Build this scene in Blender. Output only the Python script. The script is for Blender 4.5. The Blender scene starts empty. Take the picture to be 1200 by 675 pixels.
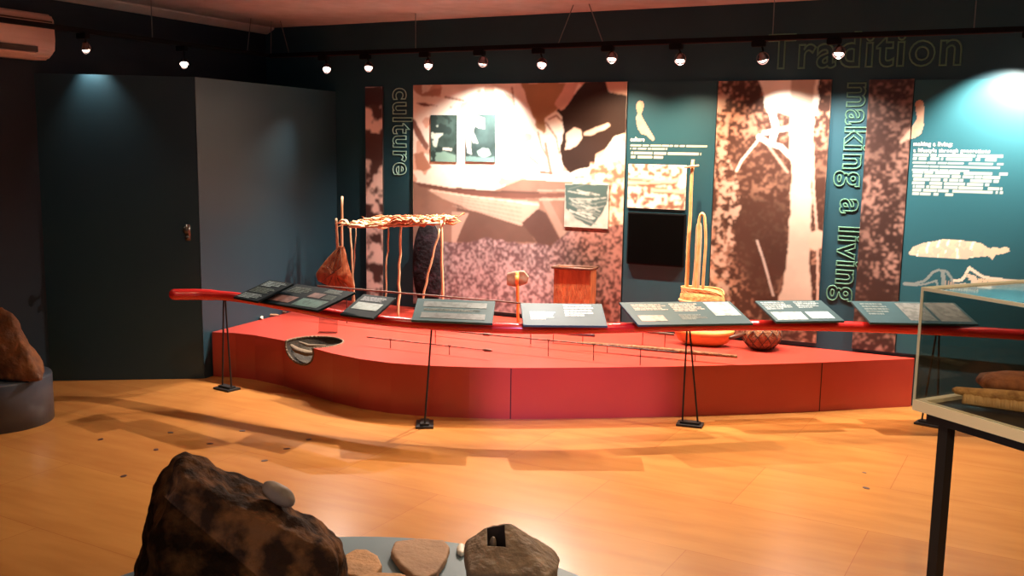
import bpy, bmesh, math, random
import numpy as np
from mathutils import Vector, Matrix, Quaternion, noise

# ---------------------------------------------------------------- camera
FPX, PITCH, ROLL, YAW, EYE = 1138.7, 0.14478, 0.01496, 0.45966, 1.6
fw = Vector((-math.sin(YAW)*math.cos(PITCH), math.cos(YAW)*math.cos(PITCH), -math.sin(PITCH)))
rt = Vector((math.cos(YAW), math.sin(YAW), 0))
up = rt.cross(fw)
cr, sr = math.cos(ROLL), math.sin(ROLL)
scene = bpy.context.scene
COL = scene.collection
cd = bpy.data.cameras.new('camera'); cam = bpy.data.objects.new('camera', cd); COL.objects.link(cam)
cd.sensor_width = 36; cd.lens = FPX/1200*36; cd.clip_start = 0.05
# scene appears turned clockwise by ROLL, so the camera turns the other way
cx_ = rt*cr + up*sr
cy_ = up*cr - rt*sr
m = Matrix((cx_, cy_, -fw)).transposed().to_4x4(); m.translation = Vector((0, 0, EYE))
cam.matrix_world = m
scene.camera = cam

# ---------------------------------------------------------------- world, colour, exposure
w = bpy.data.worlds.new('world'); scene.world = w; w.use_nodes = True
w.node_tree.nodes['Background'].inputs[0].default_value = (.35, .42, .55, 1)
w.node_tree.nodes['Background'].inputs[1].default_value = .05
scene.view_settings.view_transform = 'Standard'
scene.view_settings.look = 'None'
scene.view_settings.gamma = 1
scene.view_settings.use_curve_mapping = False
scene.view_settings.exposure = -0.3
WARM = (1, .76, .44)
HAL = (1, .86, .72)

def spot(name, loc, target, power, size, blend=.5, col=HAL, radius=.02):
    l = bpy.data.lights.new(name, 'SPOT'); l.energy = power; l.spot_size = math.radians(size); l.spot_blend = blend
    l.color = col; l.shadow_soft_size = radius
    o = bpy.data.objects.new(name, l); COL.objects.link(o); o.location = loc
    o.rotation_euler = (Vector(target)-Vector(loc)).to_track_quat('-Z', 'Y').to_euler()
    return o
def area(name, loc, target, power, sx, sy, col):
    l = bpy.data.lights.new(name, 'AREA'); l.energy = power; l.shape = 'RECTANGLE'; l.size = sx; l.size_y = sy; l.color = col
    o = bpy.data.objects.new(name, l); COL.objects.link(o); o.location = loc
    o.rotation_euler = (Vector(target)-Vector(loc)).to_track_quat('-Z', 'Y').to_euler()
    return o
# ceiling lamps of the room nearer the camera (outside the frame), then added fill lights without a known source
spot('room_spot_a', (-3.7, 3.6, 2.45), (-3.8, 3.7, 0), 34, 125, .9, WARM, .05)
spot('room_spot_b', (-1.9, 4.1, 2.45), (-2.0, 3.8, 0), 50, 125, .9, WARM, .05)
spot('room_spot_c', (-.3, 4.2, 2.45), (-.5, 4.0, .1), 42, 125, .9, WARM, .05)
spot('room_spot_d', (.9, 2.9, 2.45), (.3, 3.2, .3), 80, 115, .8, WARM, .05)
spot('front_spot', (-1.6, 1.8, 2.45), (-2.4, 5.0, .1), 22, 75, .7, WARM, .03)
spot('cool_spot', (-.9, 2.2, 2.3), (-2.15, 5.2, .2), 750, 20, .7, (.62, .42, 1.0), .05)
spot('case_fill', (.2, .9, 2.45), (.05, 3.1, .9), 240, 34, .8, WARM, .04)  # unseen front light added to brighten the cream case edges
spot('stone_fill', (-2.3, 1.0, 2.45), (-1.45, 3.0, .1), 24, 45, .8, WARM, .04)  # unseen front light added to brighten the foreground stones
area('rear_cool_fill', (.5, -2.2, 1.5), (-3.3, 5, 1.1), 13, 1.2, 1.6, (.75, .82, 1.0))  # bluish fill added behind the camera to lift the dark walls
area('ceiling_fill', (-1.2, 1.6, .5), (-.2, 3.6, 2.5), 9, 2.5, 2.5, (1, .82, .86))  # low upward fill added to brighten the ceiling, no fitting there

# ---------------------------------------------------------------- geometry of the room
YB, XL, CEIL = 6.55, -5.575, 2.546
def ray(px, py):
    a, b = px-600, py-337.5
    x, y = cr*a+sr*b, -sr*a+cr*b
    return fw*FPX + rt*x - up*y
def onz(px, py, z):
    d = ray(px, py); return Vector((0, 0, EYE)) + d*((z-EYE)/d.z)
def ony(px, py, y=YB):
    d = ray(px, py); return Vector((0, 0, EYE)) + d*(y/d.y)
def onx(px, py, x):
    d = ray(px, py); return Vector((0, 0, EYE)) + d*(x/d.x)
FWD = Vector((-math.sin(YAW), math.cos(YAW), 0))
def dep(px, py, dd):
    d = ray(px, py); return Vector((0, 0, EYE)) + d*(dd/d.dot(FWD))
def depz(px, dd, z):
    lo, hi = -2000, 4000
    for _ in range(40):
        mi = (lo+hi)/2
        if dep(px, mi, dd).z > z: lo = mi
        else: hi = mi
    return dep(px, lo, dd)

# ---------------------------------------------------------------- materials
def mat(name, col, rough=.6, metal=0., col2=None, scale=8, detail=4, bump=0., bscale=None, spec=.5, emit=None, estr=0, stretch=None, lo=.35, hi=.65):
    m = bpy.data.materials.new(name); m.use_nodes = True
    nt = m.node_tree; b = nt.nodes['Principled BSDF']
    b.inputs['Base Color'].default_value = (*col, 1); b.inputs['Roughness'].default_value = rough
    b.inputs['Metallic'].default_value = metal; b.inputs['Specular IOR Level'].default_value = spec
    if emit: b.inputs['Emission Color'].default_value = (*emit, 1); b.inputs['Emission Strength'].default_value = estr
    tc = nt.nodes.new('ShaderNodeTexCoord'); mp = nt.nodes.new('ShaderNodeMapping'); nt.links.new(tc.outputs['Object'], mp.inputs[0])
    if stretch: mp.inputs['Scale'].default_value = stretch
    no = nt.nodes.new('ShaderNodeTexNoise'); no.inputs['Scale'].default_value = scale; no.inputs['Detail'].default_value = detail
    nt.links.new(mp.outputs[0], no.inputs['Vector'])
    rp = nt.nodes.new('ShaderNodeValToRGB'); rp.color_ramp.elements[0].position = lo; rp.color_ramp.elements[1].position = hi
    c2 = col2 if col2 else tuple(c*.85 for c in col)
    rp.color_ramp.elements[0].color = (*col, 1); rp.color_ramp.elements[1].color = (*c2, 1)
    nt.links.new(no.outputs['Fac'], rp.inputs[0]); nt.links.new(rp.outputs[0], b.inputs['Base Color'])
    if bump:
        n2 = nt.nodes.new('ShaderNodeTexNoise'); n2.inputs['Scale'].default_value = bscale or scale*3; n2.inputs['Detail'].default_value = 6
        nt.links.new(mp.outputs[0], n2.inputs['Vector'])
        bp = nt.nodes.new('ShaderNodeBump'); bp.inputs['Strength'].default_value = bump; bp.inputs['Distance'].default_value = .02
        nt.links.new(n2.outputs['Fac'], bp.inputs['Height']); nt.links.new(bp.outputs[0], b.inputs['Normal'])
    return m
M = {}
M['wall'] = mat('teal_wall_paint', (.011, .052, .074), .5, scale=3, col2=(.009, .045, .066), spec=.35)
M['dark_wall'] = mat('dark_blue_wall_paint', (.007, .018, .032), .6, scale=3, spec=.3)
M['door'] = mat('blue_grey_door_paint', (.016, .050, .076), .42, scale=2.5, col2=(.018, .055, .080), spec=.4)
M['ceil'] = mat('ceiling_paint', (.42, .42, .45), .8)
M['cornice'] = mat('cornice_paint', (.55, .52, .52), .6)
M['red'] = mat('red_lacquer', (.46, .050, .034), .30, scale=2, col2=(.43, .046, .031), spec=.5)
M['redrail'] = mat('red_rail_gloss', (.56, .02, .018), .22, scale=3, spec=.5)
M['seam'] = mat('dark_seam_line', (.05, .004, .006), .8)  # dark red-brown of the plinth joints and the track groove
M['black'] = mat('black_metal', (.012, .012, .014), .45, spec=.4)
M['trackblk'] = mat('black_track_enamel', (.005, .005, .006), .6, spec=.1)
M['chrome'] = mat('lamp_ring_metal', (.35, .28, .30), .25, metal=1)
M['bulb'] = mat('halogen_glass', (1, .9, .8), .3, emit=(1, .82, .66), estr=14)
M['wire'] = mat('steel_wire', (.16, .18, .19), .5, metal=.3)
M['screen'] = mat('black_screen', (.001, .001, .001), .6, spec=.02)
M['board'] = mat('reading_board_slate', (.034, .072, .084), .55, scale=5, spec=.15)
M['boarddark'] = mat('reading_board_dark', (.006, .012, .017), .6, scale=5, spec=.08)
M['letter'] = mat('outline_lettering_green', (.08, .20, .14), .5)
M['letter2'] = mat('outline_lettering_pale', (.25, .50, .45), .5)
M['white'] = mat('print_white', (.8, .78, .7), .6)
M['ac'] = mat('aircon_plastic', (.66, .52, .46), .4, scale=2, col2=(.62, .49, .43))
M['acdark'] = mat('aircon_slot', (.05, .03, .025), .6)
M['drum'] = mat('grey_drum_laminate', (.075, .085, .115), .3, scale=3, spec=.5)
M['disc'] = mat('blue_grey_disc_top', (.11, .17, .21), .55, scale=4)
M['rockA'] = mat('dark_brown_boulder', (.030, .013, .006), .85, col2=(.19, .080, .028), scale=11, detail=10, spec=.15, bump=1.0, bscale=26, lo=.44, hi=.64)
M['rockB'] = mat('grey_brown_stone', (.30, .20, .12), .8, col2=(.17, .11, .07), scale=14, detail=8, bump=.5, bscale=40)
M['rockC'] = mat('tan_slab_stone', (.40, .23, .13), .8, col2=(.33, .19, .11), scale=10, bump=.25, bscale=50)
M['rockD'] = mat('orange_tan_stone', (.52, .27, .12), .8, col2=(.42, .22, .10), scale=18, bump=.3, bscale=60)
M['rockE'] = mat('rust_brown_rock', (.10, .032, .012), .75, col2=(.26, .09, .025), scale=9, detail=8, bump=.8, bscale=20)
M['pebble'] = mat('grey_pebble', (.30, .22, .16), .6, col2=(.20, .14, .10), scale=16)
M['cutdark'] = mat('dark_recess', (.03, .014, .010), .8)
M['oval_form'] = mat('dark_purple_brown_mottle', (.010, .008, .011), .8, col2=(.05, .03, .045), scale=11, detail=6, bump=.5, spec=.15, lo=.5, hi=.75)
M['bark'] = mat('orange_bark', (.42, .13, .04), .7, col2=(.25, .07, .025), scale=10, detail=6, bump=.4, bscale=30, stretch=(3, 3, .6))
M['palebark'] = mat('pale_peeled_bark', (.78, .52, .30), .75, col2=(.45, .16, .05), scale=9, detail=6, bump=.3)
M['stick'] = mat('pale_stick_wood', (.62, .42, .26), .65, col2=(.45, .28, .16), scale=12, stretch=(2, 2, .5))
M['cane'] = mat('golden_cane', (.72, .42, .18), .55, col2=(.58, .30, .11), scale=14)
M['darkstick'] = mat('dark_spear_wood', (.06, .022, .012), .5, col2=(.10, .035, .018), scale=12)
M['tanfibre'] = mat('tan_woven_fibre', (.72, .36, .12), .75, col2=(.36, .15, .045), scale=30, bump=.5, bscale=80)
M['brownfibre'] = mat('brown_knotted_fibre', (.22, .09, .04), .85, col2=(.40, .17, .07), scale=40, bump=.9, bscale=90)
M['orangewood'] = mat('orange_carved_wood', (.62, .24, .05), .5, col2=(.5, .17, .04), scale=9, stretch=(1, 4, 4))
M['cavity'] = mat('dark_olive_hollow', (.016, .011, .008), .9, col2=(.05, .036, .022), scale=12, bump=.6)
M['ledge'] = mat('olive_brown_stone_edge', (.15, .105, .06), .8, col2=(.14, .09, .06), scale=20, bump=.4)
M['casewood'] = mat('cream_case_edge', (.86, .72, .52), .45, col2=(.82, .68, .48), scale=6)
M['caseedge'] = mat('case_glass_edge_trim', (.60, .56, .46), .4)
M['paper'] = mat('white_label_paper', (.75, .70, .68), .7)
M['knot'] = mat('dark_floor_inlay', (.07, .02, .012), .5)
M['stonewhite'] = mat('white_shell', (.8, .72, .6), .5)
M['handle'] = mat('dull_handle_metal', (.16, .14, .12), .35, metal=.9)
M['brass'] = mat('brass_handle', (.75, .6, .42), .3, metal=.8)
g = bpy.data.materials.new('case_glass'); g.use_nodes = True; nt = g.node_tree
for n in list(nt.nodes):
    if n.type == 'BSDF_PRINCIPLED': nt.nodes.remove(n)
tr = nt.nodes.new('ShaderNodeBsdfTransparent'); tr.inputs[0].default_value = (.80, .81, .80, 1)
gl = nt.nodes.new('ShaderNodeBsdfGlossy'); gl.inputs['Roughness'].default_value = .03
mx = nt.nodes.new('ShaderNodeMixShader'); lw = nt.nodes.new('ShaderNodeLayerWeight'); lw.inputs[0].default_value = .5
pw = nt.nodes.new('ShaderNodeMath'); pw.operation = 'POWER'; pw.inputs[1].default_value = 4; nt.links.new(lw.outputs['Facing'], pw.inputs[0])
ma = nt.nodes.new('ShaderNodeMath'); ma.operation = 'MULTIPLY_ADD'; ma.inputs[1].default_value = .55; ma.inputs[2].default_value = .035; nt.links.new(pw.outputs[0], ma.inputs[0])
nt.links.new(ma.outputs[0], mx.inputs[0]); nt.links.new(tr.outputs[0], mx.inputs[1]); nt.links.new(gl.outputs[0], mx.inputs[2])
nt.links.new(mx.outputs[0], nt.nodes['Material Output'].inputs[0]); M['glass'] = g
# floor: large polished ply sheets
fm = bpy.data.materials.new('polished_ply_floor'); fm.use_nodes = True; nt = fm.node_tree; b = nt.nodes['Principled BSDF']
tc = nt.nodes.new('ShaderNodeTexCoord'); mp = nt.nodes.new('ShaderNodeMapping'); nt.links.new(tc.outputs['Object'], mp.inputs[0])
mp.inputs['Rotation'].default_value = (0, 0, math.radians(3))
br = nt.nodes.new('ShaderNodeTexBrick'); nt.links.new(mp.outputs[0], br.inputs[0])
br.inputs['Color1'].default_value = (.56, .250, .066, 1); br.inputs['Color2'].default_value = (.50, .210, .058, 1); br.inputs['Mortar'].default_value = (.43, .155, .042, 1)
br.inputs['Scale'].default_value = 1; br.inputs['Mortar Size'].default_value = .002; br.inputs['Brick Width'].default_value = 1.2; br.inputs['Row Height'].default_value = .6; br.inputs['Mortar Smooth'].default_value = .3
no = nt.nodes.new('ShaderNodeTexNoise'); no.inputs['Scale'].default_value = 2.2; no.inputs['Detail'].default_value = 7
mp2 = nt.nodes.new('ShaderNodeMapping'); mp2.inputs['Scale'].default_value = (1, 5, 1); nt.links.new(tc.outputs['Object'], mp2.inputs[0]); nt.links.new(mp2.outputs[0], no.inputs['Vector'])
mxr = nt.nodes.new('ShaderNodeMix'); mxr.data_type = 'RGBA'; mxr.blend_type = 'MULTIPLY'; mxr.inputs[0].default_value = .4
cr2 = nt.nodes.new('ShaderNodeValToRGB'); cr2.color_ramp.elements[0].position = .35; cr2.color_ramp.elements[0].color = (.70, .56, .48, 1); cr2.color_ramp.elements[1].position = .62; cr2.color_ramp.elements[1].color = (1, 1, 1, 1)
nt.links.new(no.outputs['Fac'], cr2.inputs[0]); nt.links.new(br.outputs['Color'], mxr.inputs[6]); nt.links.new(cr2.outputs[0], mxr.inputs[7]); nt.links.new(mxr.outputs[2], b.inputs['Base Color'])
b.inputs['Roughness'].default_value = .24; b.inputs['Specular IOR Level'].default_value = .5
M['floor'] = fm
# printed surfaces carry their picture in a colour attribute
pm = bpy.data.materials.new('printed_picture'); pm.use_nodes = True; nt = pm.node_tree; b = nt.nodes['Principled BSDF']
at_ = nt.nodes.new('ShaderNodeAttribute'); at_.attribute_name = 'print'; nt.links.new(at_.outputs['Color'], b.inputs['Base Color'])
b.inputs['Roughness'].default_value = .42; b.inputs['Specular IOR Level'].default_value = .4
M['print'] = pm

# ---------------------------------------------------------------- builders
def link(name, bm, m, parent=None, smooth=False):
    me = bpy.data.meshes.new(name); bmesh.ops.recalc_face_normals(bm, faces=bm.faces); bm.to_mesh(me); bm.free()
    for mm in (m if isinstance(m, list) else [m]): me.materials.append(mm)
    if smooth:
        for p in me.polygons: p.use_smooth = True
    o = bpy.data.objects.new(name, me); COL.objects.link(o)
    if parent is not None: o.parent = parent
    return o
def tag(o, label=None, cat=None, group=None, kind=None):
    if label: o['label'] = label
    if cat: o['category'] = cat
    if group: o['group'] = group
    if kind: o['kind'] = kind
    return o
def thing(name, loc=(0, 0, 0), rz=0, **k):
    o = bpy.data.objects.new(name, None); COL.objects.link(o); o.location = loc; o.rotation_euler = (0, 0, rz)
    o.empty_display_size = .1
    return tag(o, **k)
def box(bm, c, s, mtx=None, bev=0):
    r = bmesh.ops.create_cube(bm, size=1); vs = r['verts']
    bmesh.ops.scale(bm, vec=Vector(s), verts=vs)
    if bev:
        es = list({e for v in vs for e in v.link_edges})
        rr = bmesh.ops.bevel(bm, geom=es, offset=bev, segments=2, affect='EDGES'); vs = list({v for f in rr['faces'] for v in f.verts} | {v for v in vs if v.is_valid})
    if mtx is not None: bmesh.ops.transform(bm, matrix=mtx, verts=vs)
    bmesh.ops.translate(bm, vec=Vector(c), verts=vs)
def prism(bm, pts, d):
    """polygon of Vectors pushed along vector d"""
    a = [bm.verts.new(p) for p in pts]; b = [bm.verts.new(Vector(p)+Vector(d)) for p in pts]
    n = len(a); bm.faces.new(a); bm.faces.new(b[::-1])
    for i in range(n): bm.faces.new((a[i], a[(i+1) % n], b[(i+1) % n], b[i]))
def tube(bm, pts, rad, n=10, flat=1.0, cap=True):
    pts = [Vector(p) for p in pts]; k = len(pts)
    if not isinstance(rad, (list, tuple)): rad = [rad]*k
    rings = []; ref = None
    for i, p in enumerate(pts):
        t = (pts[min(i+1, k-1)]-pts[max(i-1, 0)]).normalized()
        if ref is None: ref = Vector((0, 0, 1)) if abs(t.z) < .9 else Vector((1, 0, 0))
        u = (ref - t*ref.dot(t)).normalized(); v = t.cross(u); ref = u
        rings.append([bm.verts.new(p + u*math.cos(2*math.pi*j/n)*rad[i]*flat + v*math.sin(2*math.pi*j/n)*rad[i]) for j in range(n)])
    for a, b in zip(rings, rings[1:]):
        for j in range(n): bm.faces.new((a[j], a[(j+1) % n], b[(j+1) % n], b[j]))
    if cap: bm.faces.new(rings[0][::-1]); bm.faces.new(rings[-1])
def lathe(bm, prof, c=(0, 0, 0), n=32, sx=1, sy=1, closed_bottom=True, closed_top=False):
    rings = [[bm.verts.new(Vector(c)+Vector((r*sx*math.cos(2*math.pi*j/n), r*sy*math.sin(2*math.pi*j/n), z))) for j in range(n)] for r, z in prof]
    for a, b in zip(rings, rings[1:]):
        for j in range(n): bm.faces.new((a[j], a[(j+1) % n], b[(j+1) % n], b[j]))
    if closed_bottom: bm.faces.new(rings[0][::-1])
    if closed_top: bm.faces.new(rings[-1])
def bake(o):
    dg = bpy.context.evaluated_depsgraph_get(); ev = o.evaluated_get(dg)
    me = bpy.data.meshes.new_from_object(ev); old = o.data; o.modifiers.clear(); o.data = me
    if isinstance(old, bpy.types.Mesh): bpy.data.meshes.remove(old)
    return o
def hull(name, pts, m, parent=None, voxel=.02, smooth=6, amp=.01, freq=6, amp2=.003, freq2=30, seed=0, zmin=None, xmin=None):
    bm = bmesh.new(); vs = [bm.verts.new(p) for p in pts]
    r = bmesh.ops.convex_hull(bm, input=vs)
    bmesh.ops.delete(bm, geom=[v for v in bm.verts if not v.link_faces], context='VERTS')
    o = link(name, bm, m, parent)
    rm = o.modifiers.new('r', 'REMESH'); rm.mode = 'VOXEL'; rm.voxel_size = voxel
    sm = o.modifiers.new('s', 'SMOOTH'); sm.iterations = smooth; sm.factor = .5
    bake(o); me = o.data
    ns = [v.normal.copy() for v in me.vertices]
    for v, nn in zip(me.vertices, ns):
        p = v.co+Vector((seed*7.3, seed*3.1, 0))
        v.co += nn*(amp*noise.fractal(p*freq, 1, 2, 4)+amp2*noise.noise(p*freq2))
    for v in me.vertices:
        if zmin is not None and v.co.z < zmin: v.co.z = zmin
        if xmin is not None and v.co.x < xmin: v.co.x = xmin
    for p in me.polygons: p.use_smooth = True
    if not me.materials: me.materials.append(m)
    return o

# ---------------------------------------------------------------- room shell
def struct(name, bm, m, parent=None): return tag(link(name, bm, m, parent), kind='structure')
XR, YF = 3.2, -2.6
bm = bmesh.new(); box(bm, ((XL+XR)/2, (YB+YF)/2, -.05), (XR-XL+.4, YB-YF+.4, .1)); struct('floor', bm, M['floor'])
bm = bmesh.new(); box(bm, ((XL+XR)/2, (YB+YF)/2, CEIL+.05), (XR-XL+.4, YB-YF+.4, .1)); struct('ceiling', bm, M['ceil'])
bm = bmesh.new(); box(bm, ((XL+XR)/2, YB+.06, CEIL/2), (XR-XL+.2, .12, CEIL)); struct('wall_back', bm, M['wall'])
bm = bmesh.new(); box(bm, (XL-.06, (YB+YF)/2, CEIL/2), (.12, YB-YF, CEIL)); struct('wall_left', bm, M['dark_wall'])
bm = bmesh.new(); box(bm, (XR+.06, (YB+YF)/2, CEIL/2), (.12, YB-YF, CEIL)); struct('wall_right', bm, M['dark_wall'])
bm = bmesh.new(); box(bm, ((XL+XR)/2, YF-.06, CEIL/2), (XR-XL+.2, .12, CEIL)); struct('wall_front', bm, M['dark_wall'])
bm = bmesh.new()
prism(bm, [Vector((XL, YF, CEIL)), Vector((XL, YF, CEIL-.05)), Vector((XL+.02, YF, CEIL-.05)), Vector((XL+.09, YF, CEIL-.012)), Vector((XL+.09, YF, CEIL))], (0, YB-YF, 0))
struct('trim_1', bm, M['cornice'])

# partition in the corner: a door leaf and a side wall
A = Vector((-5.575, 4.32, 0)); B = Vector((-4.748, 4.873, 0)); Cc = Vector((-4.866, 6.55, 0)); DT = 2.018
bm = bmesh.new(); n1 = Vector((-(B-A).y, (B-A).x, 0)).normalized()
prism(bm, [A, B, B+n1*.045, A+n1*.045], (0, 0, DT)); door = struct('door_1', bm, M['door'])
bm = bmesh.new(); prism(bm, [B+Vector((.003, 0, 0)), Cc, Cc-Vector((.05, 0, 0)), B+Vector((-.05, .045, 0))], (0, 0, DT)); struct('wall_side', bm, M['door'])
hp = A+(B-A)*.925; hn = -n1; hd = (B-A).normalized()
hb = bmesh.new()
box(hb, (0, 0, 0), (.035, .008, .11), bev=.003)
tube(hb, [(0, -.004, .02), (0, -.03, .02), (0, -.036, .02), (0, -.050, .02), (0, -.058, .02)], [.009, .009, .022, .026, .014], 16)
tube(hb, [(0, -.002, -.035), (0, -.02, -.035)], .013, 12)
h = link('door_handle', hb, M['handle'], door, True); h.location = hp+hn*.006+Vector((0, 0, 1.0)); h.rotation_euler = (0, 0, math.atan2(hd.y, hd.x))

# ---------------------------------------------------------------- canoe-shaped red plinth
PZ = .31
front = [(-4.739, 4.951), (-4.58, 5.005), (-4.42, 5.015), (-4.15, 4.975), (-3.89, 4.895), (-3.62, 4.81), (-3.388, 4.765), (-3.16, 4.765), (-2.938, 4.814), (-2.70, 4.905), (-2.47, 5.015), (-2.25, 5.145), (-2.033, 5.283), (-1.74, 5.475), (-1.463, 5.668), (-1.16, 5.892), (-.882, 6.108), (-.60, 6.345), (-.385, 6.52)]
pts = [Vector((x, y, .0)) for x, y in front] + [Vector((-.385, 6.545, 0)), Vector((-4.855, 6.545, 0)), Vector((-4.742, 4.96, 0))]
pl = thing('display_plinth', (-2.6, 5.7, 0), label='long low curved red plinth running under the reading rail along the back wall', cat='plinth')
def child_local(o, par):
    o.parent = par; o.matrix_parent_inverse = Matrix.Translation(-Vector(par.location))
bm = bmesh.new(); prism(bm, pts, (0, 0, PZ))
bmesh.ops.triangulate(bm, faces=[f for f in bm.faces if len(f.verts) > 4])
body = link('plinth_body', bm, [M['red'], M['cavity']])
# oval hollow carved into the front edge
cc = onz(372, 399, .31); cbm = bmesh.new()
bmesh.ops.create_icosphere(cbm, subdivisions=4, radius=1)
bmesh.ops.scale(cbm, vec=(.19, .21, .115), verts=cbm.verts)
bmesh.ops.transform(cbm, matrix=Matrix.Rotation(math.radians(-12), 4, 'Z') @ Matrix.Rotation(math.radians(18), 4, 'X'), verts=cbm.verts)
bmesh.ops.translate(cbm, vec=(cc.x+.015, cc.y-.06, .305), verts=cbm.verts)
for f in cbm.faces: f.material_index = 1
cut = link('cutter', cbm, [M['red'], M['cavity']])
md = body.modifiers.new('b', 'BOOLEAN'); md.operation = 'DIFFERENCE'; md.object = cut; md.solver = 'EXACT'
bake(body); 
# rim ring where the hollow meets the plinth
rimpts = []
me = body.data
for e in me.edges: pass
bmr = bmesh.new(); bmr.from_mesh(me)
redges = [e for e in bmr.edges if len(e.link_faces) == 2 and e.link_faces[0].material_index != e.link_faces[1].material_index]
rb = bmesh.new()
for e in redges: tube(rb, [e.verts[0].co, e.verts[1].co], .007, 6)
bmr.free()
bpy.data.objects.remove(cut)
child_local(body, pl)
if len(rb.verts):
    rim = link('hollow_rim', rb, M['ledge'], None, True); rim['label'] = 'olive grey rim around the carved hollow'; child_local(rim, pl)
lb = bmesh.new()
tube(lb, [(cc.x-.13, cc.y-.11, .285), (cc.x-.06, cc.y-.135, .262), (cc.x+.03, cc.y-.14, .252), (cc.x+.11, cc.y-.125, .262)], [.012, .028, .030, .014], 10, flat=.6)
tube(lb, [(cc.x-.12, cc.y-.04, .295), (cc.x-.02, cc.y-.065, .285), (cc.x+.10, cc.y-.05, .295)], [.008, .016, .009], 10, flat=.6)
ld = link('stone_ledge', lb, M['ledge'], None, True); ld['label'] = 'olive brown ledges inside the hollow'; child_local(ld, pl)
for i, px in enumerate((598, 960)):
    q = onz(px, 491 if i == 0 else 482, 0); sb = bmesh.new()
    k = min(range(len(front)-1), key=lambda j: abs(front[j][0]-q.x)); d = Vector((front[k+1][0]-front[k][0], front[k+1][1]-front[k][1], 0)).normalized(); nn = Vector((d.y, -d.x, 0))
    # foot of the seam on the outline
    for j in range(len(front)-1):
        a, b2 = front[j], front[j+1]
        if a[0] <= q.x <= b2[0]: t = (q.x-a[0])/(b2[0]-a[0]); q = Vector((q.x, a[1]+(b2[1]-a[1])*t, 0))
    prism(sb, [q-d*.003+nn*.0015, q+d*.003+nn*.0015, q+d*.003-nn*.004, q-d*.003-nn*.004], (0, 0, PZ-.004))
    s = link('panel_seam', sb, M['seam']); s['label'] = 'dark joint line between two front boards'; child_local(s, pl)

# ---------------------------------------------------------------- red rail on wire stands
railpx = [(206, 345), (240, 345), (275, 346), (330, 357), (395, 370), (440, 375), (480, 379), (540, 383), (600, 385), (660, 386), (735, 384), (800, 382), (890, 380), (1000, 382), (1100, 387), (1200, 392), (1290, 398)]
P = [onz(a, b, {206: .635, 240: .63, 275: .62, 330: .60, 395: .585}.get(a, .575)) for a, b in railpx]
def smoothpath(P, n=5):
    out = []
    for i in range(len(P)-1):
        p0, p1, p2, p3 = P[max(i-1, 0)], P[i], P[i+1], P[min(i+2, len(P)-1)]
        for k in range(n):
            t = k/n
            out.append(.5*((2*p1)+(-p0+p2)*t+(2*p0-5*p1+4*p2-p3)*t*t+(-p0+3*p1-3*p2+p3)*t**3))
    out.append(P[-1]); return out
# ease the bar's line in plan so it bends gently
Q = [p.copy() for p in P]
for _ in range(1):
    Q = [Q[0]]+[(Q[i-1]+Q[i]*2+Q[i+1])/4 for i in range(1, len(Q)-1)]+[Q[-1]]
path = smoothpath(Q)
e0 = (path[0]-path[2]).normalized(); tip = path[0].copy()
path = [tip+e0*.042, tip+e0*.038, tip+e0*.028, tip+e0*.014]+path
rad = [.034]*len(path); rad[0], rad[1], rad[2], rad[3] = .008, .021, .032, .038
for i in range(4, len(path)): rad[i] = .039 if path[i].x < -4.45 else .034
rail = thing('barrier_rail', (Q[6].x, Q[6].y, 0), label='long red rounded rail on thin black stands holding the reading boards', cat='rail')
bm = bmesh.new(); tube(bm, path, [r*1.15 for r in rad], 20, flat=.80); o = link('rail_bar', bm, M['redrail'], None, True); child_local(o, rail)
for i, (bx_, by_, tx) in enumerate([(266, 455, 263), (490, 503, 490), (815, 503, 818), (1088, 497, 1089)]):
    b0 = onz(bx_, by_, 0)
    j = min(range(len(path)), key=lambda k: (path[k]-Vector((b0.x, b0.y, .575))).length)
    topc = Vector((path[j].x, path[j].y, path[j].z-.025)); tdir = (path[min(j+1, len(path)-1)]-path[max(j-1, 0)]).normalized(); tdir.z = 0
    across = Vector((tdir.y, -tdir.x, 0)).normalized()
    axis = (tdir*.35+across*.95).normalized() if i in (1,) else (tdir*.9+across*.5).normalized()
    b0 = Vector((topc.x, topc.y, 0)) + (b0-Vector((topc.x, topc.y, 0)))*.5
    sp = .045
    pb = bmesh.new()
    s1, s2 = axis*.075, Vector((axis.y, -axis.x, 0))*.05
    prism(pb, [b0-s1-s2, b0+s1-s2, b0+s1+s2, b0-s1+s2], (0, 0, .012))
    prism(pb, [b0-s1*.75-s2*.5+Vector((0, 0, .012)), b0+s1*.75-s2*.5+Vector((0, 0, .012)), b0+s1*.75+s2*.5+Vector((0, 0, .012)), b0-s1*.75+s2*.5+Vector((0, 0, .012))], (0, 0, .012))
    o = link('base_plate', pb, M['black']); child_local(o, rail)
    for sgn in (-1, 1):
        tb = bmesh.new(); tube(tb, [b0+axis*sp*sgn+Vector((0, 0, .02)), topc+axis*.008*sgn], .0055, 8)
        o = link('stand_rod', tb, M['black']); child_local(o, rail)

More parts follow.
